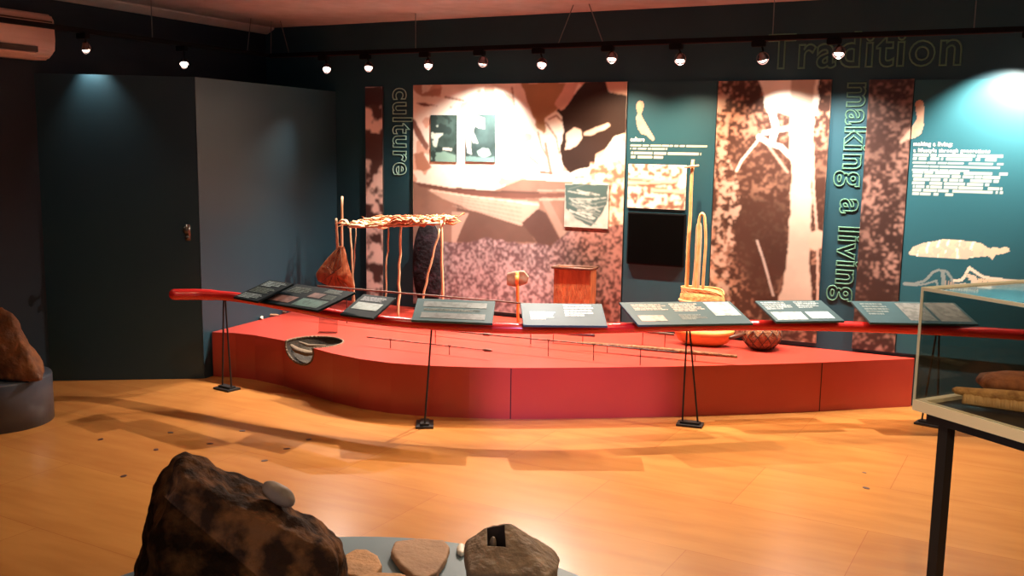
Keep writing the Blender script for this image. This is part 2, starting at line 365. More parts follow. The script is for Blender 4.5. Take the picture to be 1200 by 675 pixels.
# reading boards
def board(corners, prints, dark, label, zf=.622, zb=.71):
    q = [onz(*corners[0], zf), onz(*corners[1], zf), onz(*corners[2], zb), onz(*corners[3], zb)]
    sv = ((q[3]-q[0])+(q[2]-q[1]))/2; q[3], q[2] = q[0]+sv, q[1]+sv
    c = sum(q, Vector())/4
    root = thing('reading_board', (c.x, c.y, zf), label=label, cat='display board', group=None)
    n = (q[1]-q[0]).cross(q[3]-q[0]).normalized()
    bm = bmesh.new(); prism(bm, [v-n*.014 for v in q], n*.014); bmesh.ops.bevel(bm, geom=list(bm.edges), offset=.002, segments=1, affect='EDGES')
    o = link('board_panel', bm, M['boarddark'] if dark else M['board']); child_local(o, root); bp_ = o
    bm = bmesh.new()
    mid = (q[0]+q[1]+q[2]+q[3])/4; fr_ = (q[0]+q[1])/2*.62+mid*.38
    prism(bm, [fr_-(q[1]-q[0])*.12-n*.014, fr_+(q[1]-q[0])*.12-n*.014, fr_+(q[1]-q[0])*.12-n*.03, fr_-(q[1]-q[0])*.12-n*.03], (q[3]-q[0])*.35)
    o = link('mounting_bracket', bm, M['black']); child_local(o, root)
    for (u0, u1, v0, v1, col, kind) in prints:
        bm = bmesh.new()
        P_ = lambda u, v: q[0].lerp(q[1], u).lerp(q[3].lerp(q[2], u), v)
        if kind == 'img':
            prism(bm, [P_(u0, v0)+n*.0008, P_(u1, v0)+n*.0008, P_(u1, v1)+n*.0008, P_(u0, v1)+n*.0008], n*.0008)
        else:
            rows = 5
            random.seed(int(u0*1000+v0*77))
            for r in range(rows):
                a = v0+(v1-v0)*(r+.15)/rows; b_ = v0+(v1-v0)*(r+.72)/rows; u = u0
                uend = u1-(u1-u0)*random.random()*(.25 if r else .5)
                while u < uend:
                    l = min(uend-u, (u1-u0)*random.uniform(.08, .2))
                    if l < .005: break
                    prism(bm, [P_(u, a)+n*.0008, P_(u+l, a)+n*.0008, P_(u+l, b_)+n*.0008, P_(u, b_)+n*.0008], n*.0006)
                    u += l+(u1-u0)*.02
        mm = printmat(col)
        o = link('printed_picture' if kind == 'img' else 'printed_text', bm, mm, bp_)
    return root
_pm = {}
def printmat(col):
    if col not in _pm: _pm[col] = mat('board_print_ink', col, .45, col2=tuple(c*.55 for c in col), scale=30, detail=5, lo=.45, hi=.6)
    return _pm[col]
GR, PK, TL, WH, SL = (.10, .13, .12), (.19, .10, .09), (.07, .15, .14), (.27, .34, .36), (.12, .15, .145)
board([(273, 348), (301, 353), (345, 332), (315, 328)], [(.08, .85, .06, .30, WH, 'txt'), (.1, .9, .36, .62, GR, 'txt'), (.1, .9, .68, .95, WH, 'txt')], True, 'narrow dark reading board of white text lines at far left end of red rail', .668, .755)
board([(304, 353), (372, 364), (417, 343), (348, 332)], [(.05, .42, .12, .42, PK, 'img'), (.5, .92, .08, .42, TL, 'img'), (.08, .42, .60, .88, GR, 'txt'), (.50, .7, .5, .72, PK, 'img'), (.6, .9, .78, .95, SL, 'txt'), (.74, .92, .5, .7, GR, 'txt')], True, 'dark reading board with several small muted pictures, second from left on red rail', .652, .74)
board([(398, 368), (437, 373), (469, 348), (421, 345)], [(.12, .88, .3, .62, (.07, .11, .10), 'img'), (.12, .88, .7, .9, (.05, .06, .08), 'txt')], True, 'small almost blank black reading board in front of the tall stick rack')
board([(482, 375), (577, 379), (582, 353), (488, 349)], [(.12, .9, .45, .55, (.12, .14, .12), 'txt'), (.1, .9, .62, .86, (.08, .10, .10), 'img'), (.1, .9, .12, .36, (.075, .085, .085), 'img')], False, 'plain grey reading board above the second stand, nothing legible on it')
board([(613, 381), (712, 382), (703, 356), (612, 355)], [(.1, .44, .25, .62, (.22, .22, .15), 'txt'), (.52, .92, .40, .95, (.30, .32, .30), 'txt')], False, 'slate reading board with two pale text blocks in front of the brown bark box')
board([(748, 381), (883, 379), (850, 353), (731, 354)], [(.06, .28, .15, .4, PK, 'img'), (.08, .38, .62, .9, (.25, .21, .18), 'txt'), (.42, .70, .55, .92, (.34, .29, .25), 'txt'), (.42, .66, .2, .42, SL, 'txt'), (.74, .97, .35, .95, WH, 'img')], False, 'widest slate reading board, bright white block at its right, below the cane basket')
board([(910, 377), (990, 376), (961, 352), (886, 352)], [(.05, .5, .08, .44, WH, 'img'), (.05, .5, .56, .94, WH, 'txt'), (.56, .9, .12, .44, (.42, .58, .6), 'img'), (.54, .92, .62, .94, WH, 'txt')], False, 'reading board with four bright white blocks below the tree photograph')
board([(1020, 378), (1147, 380), (1112, 353), (1003, 354)], [(.06, .30, .35, .92, SL, 'txt'), (.40, .65, .12, .92, (.13, .13, .12), 'img'), (.68, .97, .1, .95, (.15, .135, .12), 'img')], False, 'grey reading board at right, partly seen through the glass showcase')

# ---------------------------------------------------------------- printed panels on the back wall
rng = np.random.RandomState(4)
def vnoise(X, Z, f, seed):
    r = np.random.RandomState(seed); T = r.rand(256, 256)
    x, z = X*f+37, Z*f+11; xi, zi = np.floor(x).astype(int), np.floor(z).astype(int); fx, fz = x-xi, z-zi
    fx, fz = fx*fx*(3-2*fx), fz*fz*(3-2*fz); g_ = lambda a, b: T[a % 256, b % 256]
    return (g_(xi, zi)*(1-fx)+g_(xi+1, zi)*fx)*(1-fz)+(g_(xi, zi+1)*(1-fx)+g_(xi+1, zi+1)*fx)*fz
def fbm(X, Z, f, seed, o=4):
    return sum(vnoise(X, Z, f*2**k, seed+k)*.5**k for k in range(o))/sum(.5**k for k in range(o))
def inpoly(X, Z, poly):
    c = np.zeros(X.shape, bool); n = len(poly)
    for i in range(n):
        x1, z1 = poly[i]; x2, z2 = poly[(i+1) % n]
        if z1 == z2: continue
        t = ((z1 > Z) != (z2 > Z)) & (X < (x2-x1)*(Z-z1)/(z2-z1)+x1); c ^= t
    return c
def W(pts, ox=0, oy=0, s=1):
    out = []
    for a, b in pts:
        q = ony(ox+a/s, oy+b/s); out.append((q.x, q.z))
    return out
def wob(X, Z, a=.012, f=14, s=50): return X+(fbm(X, Z, f, s, 2)-.5)*a*2, Z+(fbm(X, Z, f, s+9, 2)-.5)*a*2
DK, MD, PL, CR = np.array((.028, .013, .010)), np.array((.28, .15, .11)), np.array((.70, .54, .44)), np.array((.82, .72, .63))
def fill(C, X, Z, poly, col, soft=True):
    x, z = wob(X, Z) if soft else (X, Z)
    mk = inpoly(x, z, poly); C[mk] = col; return mk
def line(C, X, Z, pts, wd, col):
    for (x1, z1), (x2, z2) in zip(pts, pts[1:]):
        L = (x2-x1)**2+(z2-z1)**2; t = np.clip(((X-x1)*(x2-x1)+(Z-z1)*(z2-z1))/L, 0, 1)
        C[np.hypot(X-x1-t*(x2-x1), Z-z1-t*(z2-z1)) < wd] = col
def paint_bird(C, X, Z, mir=False):
    if not mir: sh = [(110, 180), (128, 172), (150, 180), (158, 205), (150, 235), (135, 270), (150, 300), (175, 345), (205, 395), (232, 440), (225, 462), (205, 450), (175, 420), (140, 410), (115, 380), (102, 335), (100, 290), (112, 262), (103, 235), (100, 205)]; ox, oy, s = 730, 90, 6.13
    else: sh = [(200, 222), (215, 212), (232, 220), (238, 245), (236, 280), (235, 330), (222, 365), (195, 382), (160, 390), (135, 408), (130, 398), (160, 360), (190, 325), (206, 295), (200, 262), (198, 240)]; ox, oy, s = 1020, 60, 3.75
    mk = inpoly(X, Z, W(sh, ox, oy, s)); n = fbm(X, Z, 22, 81, 3)
    C[mk] = (np.array((.46, .29, .21))*(0.75+.6*n[..., None]))[mk]
def greek(C, X, Z, x0, x1, z1, rows, pitch, col, seed):
    r = np.random.RandomState(seed)
    for k in range(rows):
        zt = z1-k*pitch; xe = x1-(x1-x0)*r.rand()*.12*(1 if k < rows-1 else 5)
        mk = (X > x0) & (X < xe) & (Z < zt) & (Z > zt-pitch*.62); n = vnoise(X, Z*0, 70, seed+k)
        mk &= n > .18
        C[mk] = C[mk]*.15+np.array(col)*.85
def p_big(C, X, Z):
    n = fbm(X, Z, 5, 3); C[:] = CR*(0.9+.2*n[..., None])
    o = (480, 90, 4.615)
    blot = fbm(X, Z, 9, 21, 3); C[blot > .66] = np.array((.62, .34, .24))
    fill(C, X, Z, W([(610, 30), (860, 30), (830, 150), (745, 230), (735, 325), (690, 265), (650, 160)], *o), (.36, .20, .08))
    fill(C, X, Z, W([(20, 40), (75, 40), (70, 90), (180, 60), (178, 95), (130, 110), (70, 100), (25, 70)], *o), (.45, .22, .15))
    fill(C, X, Z, W([(40, 140), (90, 138), (160, 158), (90, 158)], *o), (.16, .06, .045))
    fill(C, X, Z, W([(10, 215), (40, 240), (115, 375), (105, 395), (80, 370), (10, 265)], *o), (.20, .08, .055))
    fill(C, X, Z, W([(30, 415), (85, 405), (100, 440), (130, 490), (90, 510), (45, 500)], *o), (.40, .16, .09))
    fill(C, X, Z, W([(520, 80), (560, 100), (580, 225), (600, 240), (560, 268), (530, 250), (470, 215), (480, 205), (540, 225)], *o), (.52, .30, .22))
    fill(C, X, Z, W([(870, 130), (960, 30), (1065, 25), (1085, 80), (1188, 105), (1182, 305), (1110, 330), (1060, 390), (1010, 420), (1000, 480), (880, 515), (835, 480), (815, 380), (835, 300), (790, 195), (840, 150)], *o), DK)
    fill(C, X, Z, W([(1065, 20), (1190, 20), (1190, 105), (1130, 95), (1085, 75)], *o), (.62, .36, .26))
    fill(C, X, Z, W([(820, 190), (790, 150), (855, 30), (925, 30), (890, 110), (840, 180)], *o), (.66, .40, .30))
    fill(C, X, Z, W([(740, 225), (790, 190), (835, 215), (840, 290), (815, 350), (825, 430), (830, 490), (780, 500), (735, 400), (700, 330), (740, 300)], *o), CR)
    fill(C, X, Z, W([(850, 300), (890, 272), (930, 285), (938, 330), (900, 375), (850, 395)], *o), (.72, .48, .38))
    fill(C, X, Z, W([(945, 300), (1010, 275), (1085, 250), (1095, 265), (1030, 300), (990, 318), (950, 318)], *o), (.66, .44, .35))
    line(C, X, Z, W([(740, 360), (770, 515)], *o), .012, (.35, .16, .11)); line(C, X, Z, W([(715, 515), (775, 522)], *o), .010, (.22, .09, .06))
    for pq in ([(700, 300), (720, 380), (760, 450)], [(745, 250), (800, 330), (815, 420)], [(760, 230), (800, 210), (830, 240)], [(900, 545), (950, 540)], [(1000, 480), (1020, 495)], [(480, 210), (540, 235)], [(560, 60), (575, 160)], [(200, 110), (300, 130)], [(640, 420), (700, 470)]): line(C, X, Z, W(pq, *o), .007, (.33, .17, .12))
    # boat form of folded bark
    o = (480, 190, 4.22)
    low = Z < W([(0, 90)], *o)[0][1]-.03
    mkl = inpoly(X, Z, W([(0, 95), (200, 125), (420, 140), (560, 85), (800, 95), (900, 100), (980, 100), (1100, 90), (1110, 900), (-60, 900)], *o))
    base = np.array((.25, .135, .10)); C[mkl] = (base*(0.8+.45*fbm(X, Z, 8, 61)[..., None]))[mkl]
    fill(C, X, Z, W([(240, 200), (300, 235), (570, 300), (630, 395), (240, 395)], *o), (.13, .07, .055), False)
    fill(C, X, Z, W([(20, 95), (230, 130), (430, 150), (640, 155), (790, 150), (790, 170), (560, 180), (300, 165), (60, 120)], *o), (.15, .06, .045), False)
    fill(C, X, Z, W([(90, 135), (350, 170), (640, 195), (650, 210), (640, 240), (560, 315), (300, 232), (170, 180)], *o), (.48, .33, .26), False)
    line(C, X, Z, W([(110, 138), (350, 175), (640, 210)], *o), .006, (.80, .56, .44))
    fill(C, X, Z, W([(215, 245), (300, 250), (262, 330), (235, 400), (213, 398)], *o), (.42, .29, .23), False)
    fill(C, X, Z, W([(650, 175), (690, 175), (790, 370), (785, 400), (755, 385)], *o), (.33, .21, .165), False)
    fill(C, X, Z, W([(560, 300), (640, 230), (680, 250), (760, 400), (720, 430), (640, 400)], *o), (.10, .05, .042), False)
    for k in range(5): line(C, X, Z, W([(260-10*k, 168+12*k), (560, 205+22*k)], *o), .0035, (.36, .24, .19))
    line(C, X, Z, W([(240, 130), (420, 146), (640, 150)], *o), .008, (.10, .05, .04)); line(C, X, Z, W([(650, 185), (780, 182)], *o), .007, (.5, .33, .26)); line(C, X, Z, W([(640, 140), (780, 140)], *o), .005, (.45, .3, .24))
    # leaf litter
    mk = inpoly(*wob(X, Z, .03, 9, 91), W([(-60, 400), (200, 400), (360, 375), (640, 400), (700, 430), (800, 330), (1100, 300), (1110, 900), (-60, 900)], *o))
    l = fbm(X, Z, 60, 71, 2)*.72+fbm(X, Z, 7, 77, 2)*.28; sp = np.clip((l-.36)*3.6, 0, 1)[..., None]
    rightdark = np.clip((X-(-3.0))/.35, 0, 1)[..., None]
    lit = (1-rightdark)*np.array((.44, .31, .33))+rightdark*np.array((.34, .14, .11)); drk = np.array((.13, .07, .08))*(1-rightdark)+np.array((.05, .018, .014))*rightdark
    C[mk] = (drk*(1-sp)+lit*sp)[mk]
    mk2 = inpoly(*wob(X, Z, .03, 9, 95), W([(900, 0), (1100, -20), (1110, 300), (980, 330), (790, 330), (790, 100), (880, 90)], *o)); sp2 = np.clip((fbm(X, Z, 30, 75, 3)-.34)*4.5, 0, 1)[..., None]
    C[mk2] = (np.array((.25, .11, .06))*(1-sp2)+np.array((.82, .60, .42))*sp2)[mk2]
def p_strip(C, X, Z):
    n = fbm(X, Z, 13, 13, 3); s = np.clip((n-.40)*6, 0, 1)[..., None]; C[:] = np.array((.09, .04, .035))*(1-s)+np.array((.85, .66, .60))*s
    fill(C, X, Z, W([(428, 103), (452, 103), (452, 122), (428, 124)]), (.06, .02, .02)); fill(C, X, Z, W([(428, 158), (452, 155), (452, 190), (428, 185)]), (.09, .035, .03))
def leafy(C, X, Z, seed, dark, pale, th=.5, f=16):
    n = fbm(X, Z, f*2.4, seed, 2)*.65+fbm(X, Z, f*.4, seed+3, 2)*.35; s = np.clip((n-th)*8, 0, 1)[..., None]
    t = fbm(X, Z, 2.2, seed+20, 2)[..., None]
    C[:] = dark*(1-s)+(pale*np.clip(1.9*t-.35, .12, 1.2))*s
def p_tree(C, X, Z):
    leafy(C, X, Z, 31, np.array((.05, .016, .009)), np.array((.55, .24, .14)), .53, 22)
    o = (830, 90, 2.5)
    side = inpoly(*wob(X, Z, .05, 5, 33), W([(0, 0), (70, 0), (60, 200), (90, 380), (60, 700), (0, 700)], *o)); n = fbm(X, Z, 18, 35, 3)
    s = side & (fbm(X, Z, 40, 35, 3) > .53); C[s] = (.42, .25, .18)
    C[inpoly(*wob(X, Z, .03, 8, 39), W([(150, 0), (330, 0), (320, 110), (240, 110), (170, 80)], *o))] = CR
    fill(C, X, Z, W([(245, 0), (315, 0), (308, 200), (305, 300), (300, 560), (312, 690), (200, 690), (222, 600), (236, 500), (245, 300), (240, 150)], *o), (.46, .33, .26))
    line(C, X, Z, W([(170, 165), (205, 155), (250, 150)], *o), .014, CR); line(C, X, Z, W([(190, 110), (200, 150), (190, 185)], *o), .020, CR)
    line(C, X, Z, W([(150, 175), (180, 195), (215, 205), (250, 240)], *o), .016, PL); line(C, X, Z, W([(165, 160), (145, 190), (100, 245), (85, 275)], *o), .007, PL)
    line(C, X, Z, W([(180, 205), (235, 280)], *o), .008, MD*1.4); C[np.hypot(X-W([(190, 95)], *o)[0][0], Z-W([(190, 95)], *o)[0][1]) < .035] = CR
    line(C, X, Z, W([(308, 200), (310, 330), (322, 480), (322, 680)], *o), .006, (.6, .36, .27)); line(C, X, Z, W([(145, 480), (165, 540), (192, 640)], *o), .006, (.5, .38, .34))
    mk = (np.hypot((X-W([(322, 480)], *o)[0][0])/.06, (Z-W([(322, 480)], *o)[0][1])/.07) < 1) & (n > .45); C[mk] = (.6, .33, .24)
def p_dark(C, X, Z):
    leafy(C, X, Z, 41, np.array((.035, .012, .009)), np.array((.34, .16, .12)), .53, 24); paint_bird(C, X, Z, True)
def p_small(C, X, Z):
    n = fbm(X, Z, 40, 51, 2); q_ = np.clip((n-.38)*5, 0, 1)[..., None]; C[:] = np.array((.22, .09, .05))*(1-q_)+np.array((.95, .74, .62))*q_
    o = (730, 180, 3.75)
    for a, b, wd in [((30, 128), (235, 120), .014), ((140, 160), (270, 168), .012), ((40, 105), (120, 112), .008)]:
        line(C, X, Z, W([(a[0], a[1]+4), (b[0], b[1]+5)], *o), wd*1.3, (.20, .06, .03)); line(C, X, Z, W([a, b], *o), wd, (.78, .46, .32))
TEAL = np.array((.011, .054, .076))
def p_text1(C, X, Z):
    C[:] = TEAL; paint_bird(C, X, Z)
    a, b_ = ony(740, 169), ony(832, 168); greek(C, X, Z, a.x, b_.x, a.z, 2, .022, (.55, .52, .42), 5)
    a, b_ = ony(740, 178), ony(833, 177); greek(C, X, Z, a.x, b_.x, a.z, 2, .026, (.58, .54, .44), 8)
def p_text2(C, X, Z):
    C[:] = np.array((.015, .080, .106)); paint_bird(C, X, Z, True)
    for k, (y0, rows, x1) in enumerate([(180, 2, 1181), (189, 3, 1184), (200, 4, 1184), (217, 3, 1180)]):
        a, b_ = ony(1070, y0), ony(x1, y0+2); greek(C, X, Z, a.x, b_.x, a.z, rows, .0225, (.40, .42, .38), 60+k*7)
    # segmented shell-backed creature, outline bird and spotted animal
    o = (1040, 270, 7.5)
    sh = [(185, 200), (230, 140), (320, 108), (420, 92), (480, 78), (600, 82), (720, 92), (820, 108), (880, 150), (905, 158), (930, 145), (990, 155), (1030, 140), (1070, 155), (1075, 185), (1010, 205), (950, 215), (925, 255), (905, 235), (880, 225), (720, 240), (700, 252), (560, 242), (350, 235), (200, 215)]
    mk = inpoly(X, Z, W(sh, *o)); C[mk] = (.58, .46, .34)
    for k, xx in enumerate((270, 355, 440, 520, 620, 740)):
        C2 = C.copy(); line(C2, X, Z, W([(xx+20, 90), (xx-8, 160), (xx-2, 245)], *o), .007, (.90, .78, .60)); C[mk] = C2[mk]
    n = fbm(X, Z, 26, 97, 3); s = mk & (n > .56) & (X < W([(860, 0)], *o)[0][0]); C[s] = (.48, .40, .32)
    g1 = (.18, .22, .22)
    line(C, X, Z, W([(145, 465), (220, 470), (320, 445), (360, 410), (400, 365), (450, 345), (520, 360), (560, 410), (580, 470), (590, 520)], *o), .008, g1)
    line(C, X, Z, W([(150, 475), (240, 480), (330, 470), (430, 440), (445, 500)], *o), .006, g1); line(C, X, Z, W([(490, 375), (495, 500)], *o), .012, g1)
    for k in range(4): line(C, X, Z, W([(515+22*k, 440+6*k), (510+22*k, 510)], *o), .004, (.35, .26, .20))
    line(C, X, Z, W([(590, 440), (650, 435), (680, 400), (720, 325), (790, 375), (850, 410), (1000, 430), (1200, 455)], *o), .009, (.62, .55, .45))
    for k in range(5): line(C, X, Z, W([(690+16*k, 380+24*k), (770+8*k, 405+18*k)], *o), .006, (.55, .46, .36))
    for k in range(22):
        for r_ in range(4): line(C, X, Z, W([(800+22*k, 425+6*(k*.25)+20*r_), (812+22*k, 437+6*(k*.25)+20*r_)], *o), .005, (.62, .46, .32))
    line(C, X, Z, W([(600, 480), (680, 470), (700, 520)], *o), .008, (.45, .40, .34))
def p_in1(C, X, Z):
    n = fbm(X, Z, 14, 110, 3)[..., None]; C[:] = np.array((.04, .09, .085))*(.3+1.2*n); o = (480, 120, 8.436)
    fill(C, X, Z, W([(225, 290), (260, 235), (330, 225), (370, 260), (350, 330), (300, 360), (290, 440), (250, 430), (235, 380)], *o), (.45, .60, .55)); fill(C, X, Z, W([(330, 445), (440, 455), (430, 480), (340, 470)], *o), (.6, .66, .6))
    fill(C, X, Z, W([(200, 470), (340, 480), (480, 530), (480, 600), (200, 600)], *o), (.16, .34, .29)); C[(n[..., 0] > .62)] = (.02, .045, .045)
def p_in2(C, X, Z):
    n = fbm(X, Z, 14, 120, 3)[..., None]; C[:] = np.array((.035, .08, .085))*(.3+1.2*n); o = (480, 120, 8.436)
    fill(C, X, Z, W([(540, 130), (680, 130), (760, 160), (755, 270), (700, 260), (660, 230), (650, 300), (700, 400), (650, 400), (620, 350), (640, 520), (590, 500), (560, 300), (540, 250)], *o), (.62, .70, .66))
    fill(C, X, Z, W([(690, 480), (740, 440), (800, 450), (820, 500), (760, 540), (700, 520)], *o), (.35, .62, .58)); fill(C, X, Z, W([(560, 530), (700, 540), (850, 530), (860, 600), (560, 600)], *o), (.14, .32, .32))
def p_in3(C, X, Z):
    n = fbm(X, Z, 20, 130, 3)[..., None]; C[:] = np.array((.36, .38, .34))*(.6+.8*n); o = (650, 180, 3.43)
    fill(C, X, Z, W([(45, 122), (222, 122), (218, 200), (190, 250), (150, 290), (90, 260), (50, 220)], *o), (.045, .10, .10))
    r = np.random.RandomState(7)
    for k in range(34):
        a = (60+r.rand()*80, 140+r.rand()*110); b_ = (a[0]+40+r.rand()*60, a[1]+(r.rand()-.3)*70); v_ = r.rand(); line(C, X, Z, W([a, b_], *o), .0045, (.04+v_*.4, .09+v_*.4, .09+v_*.36))
def picture(name, corners, painter, th=.02, off=0., res=.0055, blur=1, tone=True, **tags):
    """upright printed slab: corners px of top-left and bottom-right, measured on the wall"""
    x0, x1, z0, z1 = corners; yf = YB-th-off
    nx, nz = max(2, int((x1-x0)/res)), max(2, int((z1-z0)/res))
    xs = np.linspace(x0, x1, nx); zs = np.linspace(z0, z1, nz); X, Z = np.meshgrid(xs, zs)
    C = np.zeros(X.shape+(3,)); painter(C, X, Z)
    for _ in range(blur):
        C = (C+np.roll(C, 1, 0)+np.roll(C, -1, 0))/3; C = (C+np.roll(C, 1, 1)+np.roll(C, -1, 1))/3
    if tone:
        C = C*(.72+.56*fbm(X, Z, 4, 301, 5)[..., None]); C += (C-C.mean(2, keepdims=True))*(-.22)
    C = np.clip(C, 0, 1)
    V = [(x, yf, z) for z in zs for x in xs]; Fc = []
    for j in range(nz-1):
        r0 = j*nx
        Fc += [(r0+i, r0+i+1, r0+nx+i+1, r0+nx+i) for i in range(nx-1)]
    n0 = len(V); V += [(x0, YB-off-.001, z0), (x1, YB-off-.001, z0), (x1, YB-off-.001, z1), (x0, YB-off-.001, z1), (x0, yf, z0), (x1, yf, z0), (x1, yf, z1), (x0, yf, z1)]
    a = n0; Fc += [(a, a+3, a+2, a+1), (a, a+1, a+5, a+4), (a+1, a+2, a+6, a+5), (a+2, a+3, a+7, a+6), (a+3, a, a+4, a+7)]
    me = bpy.data.meshes.new(name); me.from_pydata(V, [], Fc); me.materials.append(M['print'])
    ca = me.color_attributes.new('print', 'FLOAT_COLOR', 'POINT')
    arr = np.ones((len(V), 4)); arr[:n0, :3] = C.reshape(-1, 3); arr[n0:, :3] = (.03, .03, .03); ca.data.foreach_set('color', arr.ravel())
    o = bpy.data.objects.new(name, me); COL.objects.link(o); return tag(o, **tags)
T = 2.050
bigphoto = picture('photo_panel', (-4.114, -2.360, .345, T+.008), p_big, label='largest sepia photo panel of hands working over a folded bark boat', cat='photo panel')
picture('photo_panel', (-4.562, -4.40, .345, T), p_strip, label='narrow mottled sepia photo strip left of the word culture', cat='photo panel')
tp1 = picture('text_panel', (-2.35, -1.725, .335, T+.003), p_text1, th=.015, blur=0, tone=False, label='tall teal text panel with one perched bird above a small photo and black screen', cat='text panel')
picture('photo_panel', (-1.72, -.99, .345, T), p_tree, label='tall sepia photo of a person climbing a pale tree trunk in dark forest', cat='photo panel')
picture('photo_panel', (-.765, -.505, .335, T-.005), p_dark, label='narrow dark leafy sepia photo strip right of the words making a living', cat='photo panel')
tp2 = picture('text_panel', (-.500, 1.30, .335, T-.012), p_text2, th=.015, blur=0, tone=False, label='wide bright teal text panel with white paragraphs and pale animal drawings at right', cat='text panel')
def wc(px0, py0, px1, py1, y=YB):
    a, b_ = ony(px0, py0, y), ony(px1, py1, y); return (a.x, b_.x, b_.z, a.z)
picture('small_photo', wc(507, 135, 537, 190), p_in1, th=.008, off=.021, res=.004, label='small green-tinted picture with pale kneeling figure, left one of the pair on the largest photo', cat='photo')
picture('small_photo', wc(548, 134, 582, 190), p_in2, th=.008, off=.021, res=.004, label='small green-tinted picture with pale leaning figure, right one of the pair on the largest photo', cat='photo')
picture('small_photo', wc(664, 215, 714, 268), p_in3, th=.008, off=.021, res=.004, label='green and grey square picture of tangled strips at lower right of the largest photo', cat='photo')
picture('small_photo', wc(738, 192, 804, 246), p_small, th=.008, off=.016, label='small sepia picture of brushwood and poles above the black screen', cat='photo')
bm = bmesh.new(); a = wc(738, 248, 803, 313); box(bm, ((a[0]+a[1])/2, YB-.028, (a[2]+a[3])/2), (a[1]-a[0], .024, a[3]-a[2]), bev=.003)
sc = link('wall_monitor', bm, M['trackblk']); tag(sc, 'black switched-off wall screen below the small brushwood picture', 'screen')
bm = bmesh.new(); box(bm, ((a[0]+a[1])/2, YB-.0415, (a[2]+a[3])/2), (a[1]-a[0]-.02, .003, a[3]-a[2]-.02)); link('screen_glass', bm, M['screen'], sc)

# lettering on the wall
def lettering(s, mtl, bb, y, vertical=False, outline=True, name='wall_lettering', bev=.0045, weight=.02, parent=None, **tags):
    cu = bpy.data.curves.new(name, 'FONT'); cu.body = s; cu.size = 1; cu.space_character = 1.12; cu.resolution_u = 4
    wid, hei = bb[1]-bb[0], bb[3]-bb[2]
    if outline: cu.fill_mode = 'NONE'; cu.offset = weight
    else: cu.fill_mode = 'BOTH'; cu.offset = weight
    t = bpy.data.objects.new('tmp', cu); COL.objects.link(t)
    sc0 = (hei if not vertical else wid)
    if outline: cu.bevel_depth = bev/sc0; cu.bevel_resolution = 1
    else: cu.extrude = .02
    dg = bpy.context.evaluated_depsgraph_get(); me = bpy.data.meshes.new_from_object(t.evaluated_get(dg)); bpy.data.objects.remove(t)
    co = np.array([v.co[:] for v in me.vertices]); mn, mxx = co.min(0), co.max(0)
    for v in me.vertices:
        u = (v.co.x-mn[0])/(mxx[0]-mn[0]); q = (v.co.y-mn[1])/(mxx[1]-mn[1]); dz = v.co.z*sc0
        if not vertical: v.co = (bb[0]+u*wid, y-dz, bb[2]+q*hei)
        else: v.co = (bb[0]+q*wid, y-dz, bb[3]-u*hei)
    me.materials.clear(); me.materials.append(mtl); me.name = name
    if parent is not None:
        o = bpy.data.objects.new(name, me); COL.objects.link(o); o.parent = parent; return o
    root = thing(name, ((bb[0]+bb[1])/2, YB, bb[2]), **tags)
    # every letter becomes a part: islands whose reach along the line overlaps belong together
    bm = bmesh.new(); bm.from_mesh(me); bm.verts.index_update(); seen = set(); isl = []
    for v in bm.verts:
        if v.index in seen: continue
        st = [v]; seen.add(v.index); comp = []
        while st:
            q = st.pop(); comp.append(q)
            for e in q.link_edges:
                w_ = e.other_vert(q)
                if w_.index not in seen: seen.add(w_.index); st.append(w_)
        k = [(-c.co.z if vertical else c.co.x) for c in comp]; isl.append([min(k), max(k), comp])
    isl.sort(key=lambda t: t[0]); grp = []
    for a_, b_, c_ in isl:
        if grp and a_ < grp[-1][1]-.3*(b_-a_): grp[-1][1] = max(grp[-1][1], b_); grp[-1][2] += c_
        else: grp.append([a_, b_, list(c_)])
    for a_, b_, c_ in grp:
        ids = {v.index: i for i, v in enumerate(c_)}; nm = bpy.data.meshes.new('letter')
        nm.from_pydata([tuple(v.co) for v in c_], [], [[ids[v.index] for v in f.verts] for f in bm.faces if f.verts[0].index in ids]); nm.materials.append(mtl)
        o = bpy.data.objects.new('letter', nm); COL.objects.link(o); child_local(o, root)
    bm.free(); return root
a, b_ = ony(901, 42), ony(1126, 80)
lettering('Tradition', M['letter'], (a.x, b_.x, ony(905, 82).z, ony(905, 40).z), YB-.004, label='faint outline word Tradition high on the back wall', cat='lettering')
a, b_ = ony(975, 97), ony(1020, 356)
lettering('making a living', M['letter'], (ony(975, 200).x+.01, ony(1021, 200).x-.01, b_.z, a.z), YB-.004, True, label='vertical outline words making a living between two photo panels', cat='lettering')
a, b_ = ony(461, 103), ony(483, 206)
lettering('culture', M['letter2'], (ony(460, 150).x, ony(484, 150).x, b_.z, a.z), YB-.004, True, bev=.0036, label='vertical outline word culture beside the largest photo panel', cat='lettering')
a, b_ = ony(1071, 166), ony(1116, 173)
lettering('making a living:', M['white'], (a.x, b_.x, b_.z, a.z), YB-.0165, False, False, 'heading_text', parent=tp2)
a, b_ = ony(1071, 173.5), ony(1160, 181)
lettering('a lifestyle through generations', M['white'], (a.x, b_.x, b_.z, a.z), YB-.0165, False, False, 'heading_text', parent=tp2)
a, b_ = ony(740, 160.5), ony(756, 166)
lettering('culture', M['white'], (a.x, b_.x, b_.z, a.z), YB-.0165, False, False, 'heading_text', parent=tp1)

